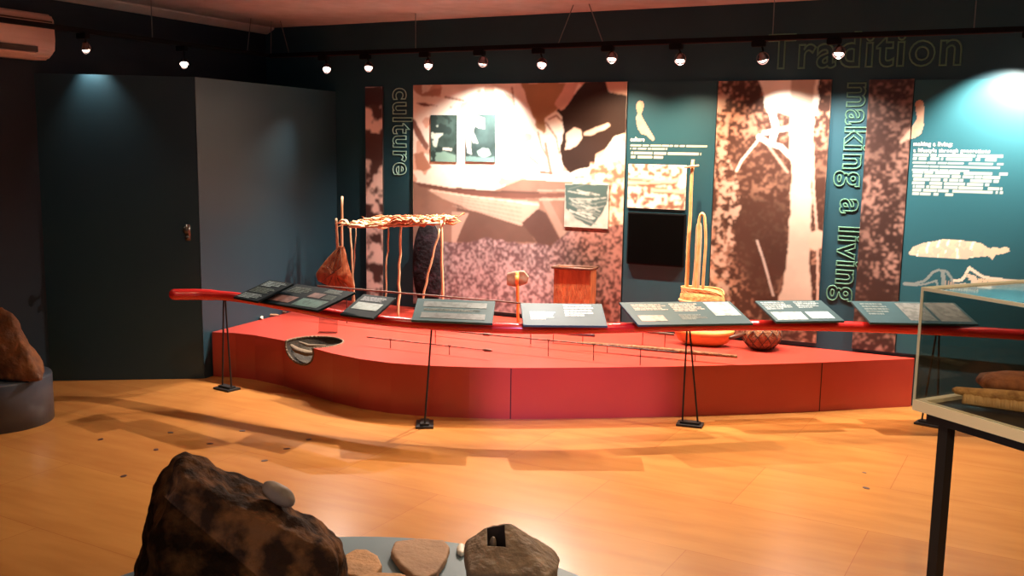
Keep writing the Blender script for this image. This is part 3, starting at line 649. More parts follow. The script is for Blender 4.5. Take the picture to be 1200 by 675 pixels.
# ---------------------------------------------------------------- track lights
TZ, TY, TX = 2.283, 6.2, -5.25
def wires(trk, pairs):
    for p0, p1 in pairs:
        bm = bmesh.new(); tube(bm, [p0, p1], .0035, 6); o = link('suspension_wire', bm, M['wire']); child_local(o, trk)
trkB = thing('lighting_track', (-2.5, TY, TZ), label='long black lighting track hung along the back wall', cat='lighting track')
bm = bmesh.new(); box(bm, ((TX+2.2)/2, TY, TZ), (2.2-TX, .034, .030), bev=.004); o = link('track_bar', bm, M['trackblk']); child_local(o, trkB)
bm = bmesh.new(); box(bm, ((TX+2.2)/2, TY, TZ-.0165), (2.2-TX-.02, .010, .004)); o = link('track_groove', bm, M['seam']); child_local(o, trkB)
trkL = thing('lighting_track', (TX, 4.5, TZ), label='black lighting track hung along the left wall', cat='lighting track')
bm = bmesh.new(); box(bm, (TX, (TY+1.0)/2-.02, TZ), (.034, TY-1.0, .030), bev=.004); o = link('track_bar', bm, M['trackblk']); child_local(o, trkL)
wp = []
for px, dxs in ((487, (0,)), (680, (-.16, .16)), (905, (0,)), (1140, (0,))):
    c = ony(px, 50, TY).x
    for d in dxs: wp.append(((c+d*.35, TY, CEIL), (c+d, TY, TZ+.015)))
wires(trkB, wp)
c = ony(178, 40, 5).x; yy = onx(178, 30, TX).y
wires(trkL, [((TX, yy, CEIL), (TX, yy, TZ+.015)), ((TX+.0, 6.0, CEIL), (TX, 5.95, TZ+.015))])
wires(trkB, [((TX+.12, TY, CEIL), (TX+.20, TY, TZ+.015)), ((TX+.03, TY, CEIL), (TX+.02, TY, TZ+.015))])
def lamp(base, head, target, power, size, label, blend=1., col=HAL):
    """base: point under the track, head: where the bulb hangs"""
    root = thing('track_spotlight', base, label=label, cat='spotlight', group=None)
    base, head = Vector(base), Vector(head); d = (Vector(target)-head).normalized(); rot = d.to_track_quat('Z', 'Y').to_matrix().to_4x4()
    bm = bmesh.new(); box(bm, (base.x, base.y, base.z-.018), (.085, .04, .036), bev=.004); o = link('adapter_box', bm, M['trackblk']); child_local(o, root)
    bm = bmesh.new(); tube(bm, [base+Vector((.02, 0, -.03)), Vector((head.x, head.y, head.z+.045))], .006, 8); o = link('stem', bm, M['trackblk']); child_local(o, root)
    bm = bmesh.new(); pr = [(.010, -.045), (.016, -.04), (.022, -.022), (.031, -.004), (.034, .004), (.031, .004), (.028, -.004), (.018, -.022)]
    lathe(bm, pr, n=24); bmesh.ops.transform(bm, matrix=Matrix.Translation(head) @ rot, verts=bm.verts); o = link('reflector_housing', bm, M['chrome'], None, True); child_local(o, root); rh = o
    bm = bmesh.new(); tube(bm, [Vector((.037*math.cos(t), .037*math.sin(t), 0)) for t in np.linspace(0, 2*math.pi, 25)], .0035, 6); bmesh.ops.transform(bm, matrix=Matrix.Translation(head+Vector((0, 0, .003))) @ Matrix.Rotation(math.pi/2, 4, 'X'), verts=bm.verts)
    o = link('gimbal_ring', bm, M['chrome'], None, True); child_local(o, root)
    bm = bmesh.new(); bmesh.ops.create_uvsphere(bm, u_segments=20, v_segments=12, radius=.0265); bmesh.ops.scale(bm, vec=(1, 1, .75), verts=bm.verts); bmesh.ops.transform(bm, matrix=Matrix.Translation(head+d*.001) @ rot, verts=bm.verts)
    o = link('bulb', bm, M['bulb'], rh, True)
    s = spot('lamp_light', head+d*.03, target, power, size, blend, col, .012); s.parent = root; s.matrix_parent_inverse = Matrix.Translation(-base)
    return root
# px of bulb, aim, power, cone, words
LB = [(383, 81, (-4.05, 5.1, .3), 200, 72, 'spotlight nearest the room corner on the back track'),
      (432, 79, (-4.0, 5.6, .5), 300, 80, 'spotlight above the narrow sepia photo strip'),
      (502, 76, (-3.6, 5.9, .7), 260, 75, 'spotlight above the left edge of the largest photo'),
      (566, 73, (-3.60, 6.5, 1.15), 330, 105, 'spotlight above the pair of small green pictures'),
      (635, 75, (-2.8, 5.5, .4), 640, 135, 'brightest round spotlight facing the room above the middle of the largest photo'),
      (717, 68, (-2.40, 6.1, .5), 300, 138, 'spotlight above the right end of the largest photo'),
      (797, 70, (-1.86, 6.0, .3), 360, 142, 'spotlight above the text panel with one bird'),
      (894, 69, (-1.22, 6.45, 1.4), 200, 95, 'spotlight just left of the word Tradition'),
      (983, 62, (-.95, 5.95, .3), 520, 140, 'spotlight hanging in front of the word Tradition')]
for px, py, tg, pw, sz, lb in LB:
    hd = ony(px, py, TY); lamp((hd.x-.03, TY, TZ-.015), hd, tg, pw, sz, lb, 1., (1, .68, .42) if px == 797 else (1, .76, .5) if px == 717 else HAL)
# one more lamp beyond the right edge of the picture lights the teal text panel
lamp((.10, TY, TZ-.015), (.13, TY, 2.17), (-.02, 6.55, 1.72), 380, 85, 'spotlight on the back track beyond the right edge of the photo', .7, (1, .86, .7))
for px, py, tg, pw, sz, lb in [(101, 57, (-5.3, 4.65, 1.4), 30, 85, 'spotlight hung in front of the left end of the door, beside the air conditioner'), (216, 75, (-4.75, 4.7, .9), 16, 80, 'spotlight hung above the middle of the blue partition')]:
    hd = onx(px, py, TX); 
    if px < 150: hd = hd
    lamp((TX, hd.y-.02, TZ-.015), hd, tg, pw, sz, lb)

# ---------------------------------------------------------------- air conditioner
ac = thing('air_conditioner', (XL, 3.9, 2.08), label='pale wall air conditioner unit cut off by the upper left corner', cat='air conditioner')
y0, y1 = 3.52, 4.34; zb_, zt_ = 2.095, 2.375
bm = bmesh.new()
prof = [(XL+.001, zb_), (XL+.13, zb_), (XL+.195, zb_+.05), (XL+.205, zb_+.12), (XL+.20, zt_-.03), (XL+.175, zt_), (XL+.001, zt_)]
prism(bm, [Vector((x, y0, z)) for x, z in prof], (0, y1-y0, 0)); bmesh.ops.bevel(bm, geom=list(bm.edges), offset=.016, segments=3, affect='EDGES', clamp_overlap=True)
o = link('casing', bm, M['ac'], None, True); child_local(o, ac)
bm = bmesh.new(); box(bm, (XL+.192, (y0+y1)/2-.03, zt_-.05), (.03, y1-y0-.0, .010)); o = link('grille_line', bm, M['acdark']); child_local(o, ac)
bm = bmesh.new(); box(bm, (XL+.175, (y0+y1)/2-.06, zb_+.055), (.06, y1-y0-.16, .035)); o = link('air_outlet', bm, M['acdark']); child_local(o, ac)
bm = bmesh.new(); box(bm, (XL+.19, (y0+y1)/2-.06, zb_+.04), (.045, y1-y0-.2, .006), Matrix.Rotation(.5, 4, 'Y')); o = link('air_flap', bm, M['ac']); child_local(o, ac)

# ---------------------------------------------------------------- artefacts on the plinth
def free(name, builder, m, label, cat, smooth=True, group=None):
    bm = bmesh.new(); builder(bm); return tag(link(name, bm, m, None, smooth), label, cat, group)
def rod(p0, p1, r0, r1=None, n=8, wobble=0, seed=0, k=10):
    random.seed(seed); p0, p1 = Vector(p0), Vector(p1); pts = []; rs = []
    for i in range(k+1):
        t = i/k; q = p0.lerp(p1, t)
        if wobble and 0 < i < k: q += Vector((random.uniform(-1, 1), random.uniform(-1, 1), random.uniform(-1, 1)))*wobble
        pts.append(q); rs.append(r0+((r1 if r1 is not None else r0)-r0)*t)
    return pts, rs
# net bag with two long handles
nb = thing('fibre_net_bag', (-4.5, 6.1, PZ), label='orange pouch-shaped bag on two long sticks against the blue partition', cat='bag')
Y0 = 6.05
out = [(398, 288), (388, 298), (376, 312), (370, 321), (372, 329), (385, 335), (400, 342), (412, 345), (416, 338), (412, 322), (406, 302), (403, 288)]
pts = []
for a_, b2 in out:
    for dy in (-.012, .012): pts.append(ony(a_, b2, Y0+dy))
pts += [ony(392, 322, Y0-.07), ony(404, 328, Y0-.06), ony(392, 322, Y0+.05), ony(398, 305, Y0-.035), ony(384, 326, Y0-.045)]
o = hull('pouch', pts, M['bark'], None, .008, 4, .004, 10, .0015, 50); child_local(o, nb)
bm = bmesh.new()
for k in range(5): tube(bm, [ony(399, 290, Y0-.02), ony(392-9*k/2+8, 312, Y0-.066), ony(376+9*k, 331+2.5*k, Y0-.05)], .0022, 5)
o = link('stitching', bm, M['darkstick']); child_local(o, nb)
for (a_, b2) in (((401, 230), (400, 352)), ((394, 256), (396, 300))):
    pp, rr = rod(ony(*a_, Y0-.01), ony(*b2, Y0), .0085, .0125, wobble=.003, seed=3); bm = bmesh.new(); tube(bm, pp, rr, 8); o = link('handle_stick', bm, M['stick'], None, True); child_local(o, nb)
pz = ony(416, 300, 6.1); bm = bmesh.new(); pp, rr = rod(ony(410, 262, 6.12), Vector((ony(416, 340, 6.12).x, 6.12, PZ)), .007, .009, wobble=.004, seed=8); tube(bm, pp, rr)
o = link('prop_stick', bm, M['stick'], None, True); child_local(o, nb)
# rack of forked sticks under a roof of bark strips
rk = thing('stick_rack', (-4.0, 6.1, PZ), label='rack of thin pale sticks topped with a tangle of curled bark strips', cat='rack')
def toz(top, bot, Y, z=PZ):
    p0, p1 = ony(*top, Y), ony(*bot, Y); t = (z-p0.z)/(p1.z-p0.z); return p0, p0+(p1-p0)*t
posts = [((455, 264), (452, 345), 6.35, .008), ((470, 264), (467, 358), 5.93, .011), ((517, 258), (518, 345), 5.93, .0115), ((515, 268), (497, 345), 6.15, .009), ((417, 264), (413, 345), 6.3, .006)]
for i, (t_, b2, Y, r_) in enumerate(posts):
    p0, p1 = toz(t_, b2, Y); pp, rr = rod(p0, p1, r_*.8, r_, wobble=.006, seed=20+i); bm = bmesh.new(); tube(bm, pp, rr, 8)
    if i == 2: tube(bm, [p0+Vector((0, 0, -.06)), p0+Vector((.05, -.01, .03))], .006, 6)
    o = link('post', bm, M['stick'], None, True); child_local(o, rk)
random.seed(5); bm = bmesh.new(); bm2 = bmesh.new()
for k in range(58):
    t0 = random.uniform(-.02, .8); L = random.uniform(.2, .45); y = random.uniform(5.9, 6.36); pts = []
    hh = random.uniform(-.02, .035)
    for j in range(8):
        t = t0+L*j/7; px = 406+114*min(t, 1.02); q = ony(px, 262-3*t, 6.1)
        pts.append(Vector((q.x, y+random.uniform(-.03, .03)+.05*(j/7-.5), q.z+hh+random.uniform(-.020, .022))))
    tube(bm if k % 3 else bm2, pts, [.004]+[random.uniform(.010, .024) for _ in range(6)]+[.004], 6, flat=.4)
o = link('bark_strip_roof', bm, M['palebark'], None, True); child_local(o, rk); o = link('brown_bark_strips', bm2, M['bark'], None, True); o['label'] = 'orange brown strips of the bark roof'; child_local(o, rk)
for Y in (5.93, 6.33):
    pp, rr = rod(ony(408, 266, Y), ony(521, 262, Y), .008, .008, wobble=.006, seed=31); bm = bmesh.new(); tube(bm, pp, rr); o = link('cross_pole', bm, M['stick'], None, True); child_local(o, rk)
sh_ = thing('dark_oval_form', (ony(498, 320, 6.45).x, 6.45, PZ), label='dark oval form standing behind the right end of the stick rack', cat='oval_form')  # domed dark oval put in for a dark patch behind the rack
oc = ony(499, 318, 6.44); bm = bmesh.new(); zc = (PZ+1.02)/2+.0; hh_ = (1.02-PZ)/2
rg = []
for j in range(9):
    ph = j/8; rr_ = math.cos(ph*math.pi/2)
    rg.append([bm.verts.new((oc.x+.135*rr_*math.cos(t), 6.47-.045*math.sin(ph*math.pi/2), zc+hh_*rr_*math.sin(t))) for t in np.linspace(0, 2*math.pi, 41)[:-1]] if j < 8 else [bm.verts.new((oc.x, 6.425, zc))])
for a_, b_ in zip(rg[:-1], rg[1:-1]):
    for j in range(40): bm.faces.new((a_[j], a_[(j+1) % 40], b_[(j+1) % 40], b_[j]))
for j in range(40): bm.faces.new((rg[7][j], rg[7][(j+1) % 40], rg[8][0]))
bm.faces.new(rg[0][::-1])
o = link('oval_face', bm, M['oval_form'], None, True); child_local(o, sh_)
bm = bmesh.new(); tube(bm, [Vector((oc.x+.135*math.cos(t), 6.47, zc+hh_*math.sin(t))) for t in np.linspace(0, 2*math.pi, 49)], .006, 6); bmesh.ops.translate(bm, vec=(0, 0, .006), verts=bm.verts); o = link('oval_rim', bm, M['black'], None, True); child_local(o, sh_)
# bark box
x0, x1 = ony(649, 340, 6.36).x, ony(692, 340, 6.36).x; zt = ony(672, 315, 6.36).z
bx = thing('bark_box', ((x0+x1)/2, 6.4, PZ), label='upright orange-brown bark box standing against the largest photo', cat='box')
bm = bmesh.new(); D = .10; w_ = .014; cxm = (x0+x1)/2
for c_, s_ in (((cxm, 6.36, (PZ+zt)/2), (x1-x0, w_, zt-PZ)), ((cxm, 6.36+D, (PZ+zt)/2), (x1-x0, w_, zt-PZ)), ((x0+w_/2, 6.36+D/2, (PZ+zt)/2), (w_, D, zt-PZ)), ((x1-w_/2, 6.36+D/2, (PZ+zt)/2), (w_, D, zt-PZ)), ((cxm, 6.36+D/2, PZ+.01), (x1-x0, D, .02))): box(bm, c_, s_, bev=.003)
o = link('box_body', bm, M['bark']); child_local(o, bx)
bm = bmesh.new(); c4 = [Vector((x0-.01, 6.35, zt)), Vector((x1+.008, 6.35, zt+.006)), Vector((x1+.008, 6.47, zt+.006)), Vector((x0-.01, 6.47, zt))]
tube(bm, c4+[c4[0]], .010, 8); o = link('rim_binding', bm, M['darkstick'], None, True); child_local(o, bx)
# stone axe
hx = ony(608, 327, 6.3); ax = thing('stone_axe', (hx.x, 6.3, PZ), label='small pale stone axe head on an upright brown handle before the largest photo', cat='axe')
o = hull('stone_head', [ony(a_, b2, 6.3+dy) for a_, b2 in ((594, 320), (594, 334), (606, 336), (618, 332), (620, 324), (614, 317), (604, 318)) for dy in (-.022, .022)], M['pebble'], None, .007, 3, .003, 12, 0, 1); child_local(o, ax); 
bm = bmesh.new(); pp, rr = rod((hx.x, 6.272, hx.z+.055), (hx.x, 6.30, PZ), .013, .010, wobble=.002, seed=2); tube(bm, pp, rr); tube(bm, [hx+Vector((0, -.03, .03)), hx+Vector((0, -.03, -.03))], .014, 8)
o = link('axe_handle', bm, M['orangewood'], None, True); child_local(o, ax)
# tall pole with a crosspiece, hairpin cane loops and basket
def pole_(bm):
    p0, p1 = toz((812, 187), (804, 345), 6.42); pp, rr = rod(p0, p1, .011, .016, wobble=.002, seed=4); tube(bm, pp, rr, 10)
tp = thing('digging_pole', (ony(804, 345, 6.42).x, 6.42, PZ), label='tallest pale pole with a short crosspiece near its top beside the black screen', cat='pole')
bm = bmesh.new(); pole_(bm); o = link('shaft', bm, M['cane'], None, True); child_local(o, tp)
bm = bmesh.new(); tube(bm, [ony(802, 196, 6.40), ony(819, 194, 6.40)], .007, 8); o = link('crosspiece', bm, M['stick'], None, True); child_local(o, tp)
for i, (pxs, Y, label, mm) in enumerate([([(812, 345), (816, 320), (819, 285), (819, 262), (821, 252), (824, 251), (826, 258), (827, 285), (825, 315), (822, 345)], 6.36, 'hairpin loop of pale bent cane rising out of the woven basket', 'cane'), ([(808, 345), (814, 320), (816, 290), (817, 268), (819, 262), (821, 268), (820, 300), (817, 345)], 6.40, 'shorter brown bent stick loop behind the pale cane loop', 'stick')]):
    pts = [ony(a_, b2, Y) for a_, b2 in pxs]; 
    pts[0].z = PZ+.02; pts[-1].z = PZ+.02
    pts = smoothpath(pts, 4); bm = bmesh.new(); tube(bm, pts, .010 if i == 0 else .009, 8); tag(link('cane_loop', bm, M[mm], None, True), label, 'cane loop')
bc = ony(823, 350, 6.42)
bs = thing('woven_basket', (bc.x, 6.42, PZ), label='golden woven basket with a domed top behind the widest reading board', cat='basket')
bm = bmesh.new(); lathe(bm, [(.08, 0), (.11, .05), (.135, .14), (.15, .22), (.157, .27), (.150, .31), (.130, .335), (.09, .352), (.04, .36), (.0, .361)], (bc.x, 6.42, PZ), 48, 1, .6)
for v in bm.verts: v.co += Vector((1, .6, 0))*.0022*math.sin(v.co.z*260)
o = link('basket_body', bm, M['tanfibre'], None, True); child_local(o, bs)
bm = bmesh.new()
for k in range(9):
    t = k/9*math.pi; tube(bm, smoothpath([Vector((bc.x+.148*math.cos(t+a_), 6.42+.080*math.sin(t+a_), PZ+.322+z_)) for a_, z_ in ((0, 0), (.7, .03), (1.57, .036), (2.4, .03), (math.pi, 0))], 4), .0045, 6)
tube(bm, [Vector((bc.x+.158*math.cos(t), 6.42+.096*math.sin(t), PZ+.27)) for t in np.linspace(0, 2*math.pi, 40)], .007, 8)
o = link('basket_rim', bm, M['cane'], None, True); child_local(o, bs)
# wooden dish
dc = onz(821, 401, PZ); ang = YAW
bm = bmesh.new(); n = 40; prof = [(.5, 0), (.78, .025), (.95, .065), (1.0, .09), (.96, .092), (.85, .06), (.6, .028), (.02, .02)]
lathe(bm, prof, (0, 0, 0), n, .205, .085)
for v in bm.verts: v.co.z += .018*(abs(v.co.x)/.2)**2*(v.co.z > .03)
o = tag(link('wooden_dish', bm, M['orangewood'], None, True), 'long shallow orange wooden dish on the right part of the red plinth', 'dish'); o.location = (dc.x+.04, dc.y-.09, PZ+.001); o.rotation_euler = (0, 0, .15)
# round knotted vessel
bc2 = onz(889, 411, PZ); vs = thing('round_vessel', (bc2.x, bc2.y+.07, PZ), label='round brown knotted fibre vessel beside the wooden dish', cat='vessel')
bm = bmesh.new(); lathe(bm, [(.03, 0), (.075, .012), (.112, .05), (.125, .09), (.118, .13), (.10, .155), (.092, .16), (.088, .15), (.10, .10), (.07, .03), (.0, .02)], (bc2.x, bc2.y+.07, PZ), 40)
for v in bm.verts:
    v.co += Vector((v.co.x-bc2.x, v.co.y-bc2.y-.07, 0)).normalized()*.004*noise.noise(v.co*60)
o = link('vessel_body', bm, M['brownfibre'], None, True); child_local(o, vs)
bm = bmesh.new()
for k in range(12):
    s1 = k/12*2*math.pi
    for sg in (-1, 1): tube(bm, [Vector((bc2.x+r_*math.cos(s1+sg*t), bc2.y+.07+r_*math.sin(s1+sg*t), PZ+z_)) for r_, z_, t in ((.078, .010, 0), (.115, .048, .25), (.129, .09, .5), (.121, .13, .75), (.098, .157, 1.0))], .0028, 5)
o = link('net_cords', bm, M['darkstick'], None, True); child_local(o, vs)
p0 = onz(856, 396, PZ+.12); p1 = Vector((bc2.x-.09, bc2.y+.06, PZ+.10))
bm = bmesh.new(); tube(bm, [p0, p0.lerp(p1, .5), p1], [.012, .014, .010], 8); o = link('carry_stick', bm, M['darkstick'], None, True); child_local(o, vs)
# spears and clubs on pins
def pinned(name, a_, b2, z, r0, r1, m, pins, label, cat, tip=None, mid=None):
    p0, p1 = onz(*a_, z), onz(*b2, z); root = thing(name, (p0.x, p0.y, PZ), label=label, cat=cat)
    pp, rr = rod(p0, p1, r0, r1, wobble=.0008, seed=len(label), k=16)
    if mid: rr = [r0+(r1-r0)*i/16+(mid)*math.sin(math.pi*i/16)**1.5 for i in range(17)]
    bm = bmesh.new(); tube(bm, pp, rr, 8); o = link('shaft', bm, m, None, True); child_local(o, root)
    if tip is not None:
        q = p0.lerp(p1, tip); d = (p1-p0).normalized(); bm = bmesh.new(); tube(bm, [q-d*.03, q-d*.012, q+d*.02, q+d*.04], [.004, .010, .009, .002], 8); o = link('barb_binding', bm, M['darkstick'], None, True); child_local(o, root)
    for t in pins:
        q = p0.lerp(p1, t); bm = bmesh.new(); tube(bm, [Vector((q.x, q.y, PZ)), q+Vector((0, 0, .006))], .0028, 6); tube(bm, [q+Vector((-.008, 0, .006)), q+Vector((0, 0, -.010)), q+Vector((.008, 0, .006))], .003, 6)
        o = link('support_pin', bm, M['black']); child_local(o, root)
pinned('spear', (430, 395), (575, 411), .365, .0045, .003, M['darkstick'], (.2, .68), 'short thin dark spear on pins at the left front of the plinth', 'spear', .97)
pinned('spear', (505, 386), (795, 413), .41, .0045, .004, M['darkstick'], (.02, .5, .68, .86), 'long thin dark spear on tall pins across the middle of the plinth', 'spear', .24)
pinned('club', (676, 401), (864, 418), .36, .006, .010, M['brownfibre'], (.2, .75), 'long thick brown club on pins at the plinth front beneath the right boards', 'club', None, .008)
pinned('throwing_stick', (628, 388), (697, 393), .38, .006, .012, M['darkstick'], (.3, .8), 'short dark stick on pins just below the reading board of the bark box', 'stick', None, .003)
pinned('throwing_stick', (738, 387), (790, 392), .40, .005, .009, M['darkstick'], (.3, .8), 'short dark stick on pins left of the wooden dish', 'stick', None, .002)
sp = thing('long_spear', (-3.0, 5.7, PZ), label='longest reddish-brown spear lying level behind the reading boards', cat='spear')
p0, p1 = ony(372, 335, 5.7), ony(695, 362.5, 5.7); pp, rr = rod(p0, p1, .007, .005, wobble=.001, seed=9, k=18); bm = bmesh.new(); tube(bm, pp, rr); o = link('shaft', bm, M['darkstick'], None, True); child_local(o, sp)
for t in (.12, .8):
    q = p0.lerp(p1, t); bm = bmesh.new(); tube(bm, [Vector((q.x, q.y, PZ)), q], .004, 6); o = link('support_pin', bm, M['black']); child_local(o, sp)
# small pale pieces near the partition end
for i, (a_, b2, s_, rz_) in enumerate([(328, 364, .05, .3), (306, 371, .045, -.6), (318, 368, .06, .9)]):
    q = onz(a_, b2, PZ+.02); bm = bmesh.new(); tube(bm, [(-s_, 0, 0), (-s_*.4, .008, .006), (s_*.5, -.004, .004), (s_, 0, 0)], [.006, .013, .012, .005], 8, flat=.6)
    o = tag(link('stone_tool', bm, M['rockC'] if i != 1 else M['stonewhite'], None, True), ['pale stone tool nearest the reading boards at the plinth left end', 'whitest small stone tool at the plinth left end', 'brown stone tool between two paler ones at the plinth left end'][i], 'stone tool', 'small stone tools at the plinth left end'); o.location = (q.x, q.y, PZ+.009); o.rotation_euler = (0, 0, rz_)
# clear acrylic label holder by the hollow
q = onz(372, 393, PZ); bm = bmesh.new(); box(bm, (0, 0, .05), (.13, .004, .10), Matrix.Rotation(-.2, 4, 'X')); box(bm, (0, -.02, .002), (.13, .06, .004))
o = tag(link('acrylic_label_holder', bm, M['glass']), 'clear acrylic sign holder standing behind the carved hollow', 'sign holder'); o.location = (q.x, q.y+.12, PZ+.001); o.rotation_euler = (0, 0, YAW)

# ---------------------------------------------------------------- drum pedestal with rock, far left
dr = thing('drum_pedestal', (-5.02, 3.53, 0), label='grey cylindrical pedestal at the left edge of the floor', cat='pedestal')
bm = bmesh.new(); lathe(bm, [(.295, 0), (.295, .262), (.292, .268), (.0, .270)], (-5.02, 3.53, 0), 64); o = link('drum_body', bm, M['drum'], None, True); child_local(o, dr)
o.data.polygons.foreach_set('use_smooth', [True]*len(o.data.polygons))
dd0 = (Vector((-5.02, 3.53, 0))).dot(FWD)
pts = [dep(a_, b2, dd0) for a_, b2 in ((2, 358), (12, 366), (30, 395), (53, 425), (-60, 345), (-110, 380), (-115, 425))]
for px in (-110, -60, 0, 48): pts += [depz(px, dd0-.16, .275), depz(px, dd0+.16, .275)]
pts += [depz(54, dd0, .272), depz(-20, dd0-.1, .5), depz(-70, dd0+.12, .6)]
rk2 = hull('brown_rock', pts, M['rockE'], None, .014, 4, .014, 6, .004, 25, 3, .271, XL+.01); tag(rk2, 'rust-brown conical rock on the grey drum pedestal', 'rock')

# ---------------------------------------------------------------- low disc with stones in the foreground
DZ = .08
bm = bmesh.new(); lathe(bm, [(1.12, 0), (1.125, DZ-.006), (1.118, DZ), (.0, DZ)], (-1.585, 2.01, 0), 128); dsc = tag(link('low_disc_platform', bm, M['disc']), 'low round blue-grey platform on the floor carrying the foreground stones', 'platform')
sil = [(163, 690), (164, 650), (172, 608), (190, 575), (196, 546), (204, 531), (218, 526), (240, 532), (262, 552), (290, 566), (312, 580), (345, 595), (376, 612), (398, 636), (405, 655), (405, 700)]
pts = [dep(a_, b2, 3.15) for a_, b2 in sil]
pts += [dep(a_, b2, 2.9) for a_, b2 in ((215, 560), (180, 625), (262, 600), (300, 640), (395, 650), (340, 640))]
pts += [depz(px, 2.82, .10) for px in (150, 200, 300, 395)] + [depz(px, 2.75, DZ+.01) for px in (170, 300, 380)] + [depz(px, 3.42, DZ+.01) for px in (185, 260, 330, 372)] + [depz(px, 3.15, DZ) for px in (160, 400)] + [dep(230, 560, 3.35), dep(300, 600, 3.35)]
rA = hull('boulder', pts, M['rockA'], None, .012, 2, .026, 5, .006, 20, 1, DZ+.001); tag(rA, 'large dark brown boulder with a peaked top in the left foreground', 'boulder')
def ov(name, px, py, dd, s, rot, m, label, cat, amp=.004):
    bm = bmesh.new(); bmesh.ops.create_icosphere(bm, subdivisions=4, radius=1)
    for v in bm.verts: v.co *= 1+.08*noise.noise(v.co*1.7+Vector((px, 0, 0)))
    bmesh.ops.scale(bm, vec=s, verts=bm.verts); c = dep(px, py, dd); bmesh.ops.transform(bm, matrix=Matrix.Translation(c) @ rot, verts=bm.verts)
    return tag(link(name, bm, m, None, True), label, cat)
def vrot(roll_, pit=0): 
    """axes aligned with the view: x right, y away, z up, then turned"""
    return Matrix.Rotation(YAW, 4, 'Z') @ Matrix.Rotation(roll_, 4, 'Y') @ Matrix.Rotation(pit, 4, 'X')
ov('pebble', 327, 579, 3.02, (.060, .036, .031), vrot(.60), M['pebble'], 'smooth grey egg-shaped pebble sitting on the slope of the large boulder', 'pebble')
# pierced stone
cb = onz(600, 690, DZ); db = cb.dot(FWD)
pts = [dep(a_, b2, db+.04) for a_, b2 in ((543, 641), (546, 632), (572, 616), (597, 612), (626, 628), (650, 643), (657, 655))]
pts += [dep(a_, b2, db-.17) for a_, b2 in ((550, 672), (600, 676), (640, 676))]+[dep(655, 662, db-.04)] + [depz(px, db-.19, DZ) for px in (554, 600, 636)] + [depz(px, db+.12, DZ) for px in (556, 600, 640)] + [depz(px, db+.04, DZ+.02) for px in (548, 652)]
pb = hull('pierced_stone', pts, M['rockB'], None, .006, 4, .006, 9, .0015, 50, 2, DZ+.001); tag(pb, 'grey-brown block of stone with a square hole in its top, right foreground', 'stone')
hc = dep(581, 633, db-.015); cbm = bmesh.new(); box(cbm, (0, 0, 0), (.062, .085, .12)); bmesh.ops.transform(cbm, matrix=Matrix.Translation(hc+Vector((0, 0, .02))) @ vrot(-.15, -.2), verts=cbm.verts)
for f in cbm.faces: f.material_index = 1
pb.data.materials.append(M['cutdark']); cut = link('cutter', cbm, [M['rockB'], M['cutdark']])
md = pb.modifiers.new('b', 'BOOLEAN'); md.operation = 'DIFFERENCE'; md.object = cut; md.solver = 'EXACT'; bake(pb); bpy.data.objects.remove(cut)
ov('wedge_stone', 577, 640, db-.01, (.013, .016, .034), vrot(.1), M['pebble'], 'small brown stone wedged upright in the hole of the pierced stone', 'stone')
def slab(name, outline, z0, th, m, label, seed=0):
    P3 = [onz(a_, b2, z0+th) for a_, b2 in outline]
    return tag(hull(name, [p for p in P3]+[Vector((p.x, p.y, z0)) for p in P3], m, None, .006, 2, .002, 8, .0008, 60, seed, z0), label, 'stone')
slab('triangular_slab', [(458, 646), (463, 634), (490, 630), (520, 632), (527, 640), (524, 652), (512, 670), (498, 677), (485, 674), (468, 660)], DZ+.001, .03, M['rockC'], 'flat tan triangular stone slab between the boulder and the pierced stone', 4)
slab('flat_stone', [(404, 672), (404, 650), (416, 643), (430, 643), (443, 651), (448, 662), (440, 672), (420, 676)], DZ+.001, .03, M['rockD'], 'rounded orange-tan flat stone touching the right side of the boulder', 5)
slab('flat_stone', [(416, 690), (418, 674), (440, 670), (470, 671), (486, 678), (495, 690), (450, 700)], DZ+.001, .035, M['rockD'], 'orange-tan stone cut off by the bottom edge in front of the triangular slab', 6)
slab('shell', [(535, 640), (538, 635), (544, 636), (546, 644), (541, 648), (536, 645)], DZ+.001, .02, M['stonewhite'], 'tiny white shell at the left side of the pierced stone', 7)

# dark inlays in the floor
for i, (a_, b2, lb) in enumerate([(200, 507, 'left one of the two farthest from the viewer'), (284, 505, 'right one of the two nearest the first rail stand'), (246, 520, 'midway between the drum pedestal and the second rail stand'),
        (336, 526, 'middle one of the three behind the large boulder'), (310, 540, 'closest to the top of the large boulder'), (362, 515, 'rightmost of the left-hand cluster'), (145, 558, 'lowest and nearest the viewer at far left'),
        (118, 515, 'leftmost of all, right of the drum pedestal'), (183, 527, 'between the leftmost one and the boulder peak'), (1015, 572, 'larger one left of the showcase leg'), (1013, 554, 'smaller one just beyond its neighbour left of the showcase leg')]):
    q = onz(a_, b2, 0); k_ = .6 if b2 == 554 else 1; bm = bmesh.new(); lathe(bm, [(.016*k_, 0), (.016*k_, .0012), (0, .0014)], (0, 0, 0), 14, 1.15, .8)
    o = tag(link('floor_inlay', bm, M['knot']), 'dark oval floor inlay, '+lb, 'inlay', 'dark oval inlays in the floor'); o.location = (q.x, q.y, .0004); o.rotation_euler = (0, 0, .3*i)

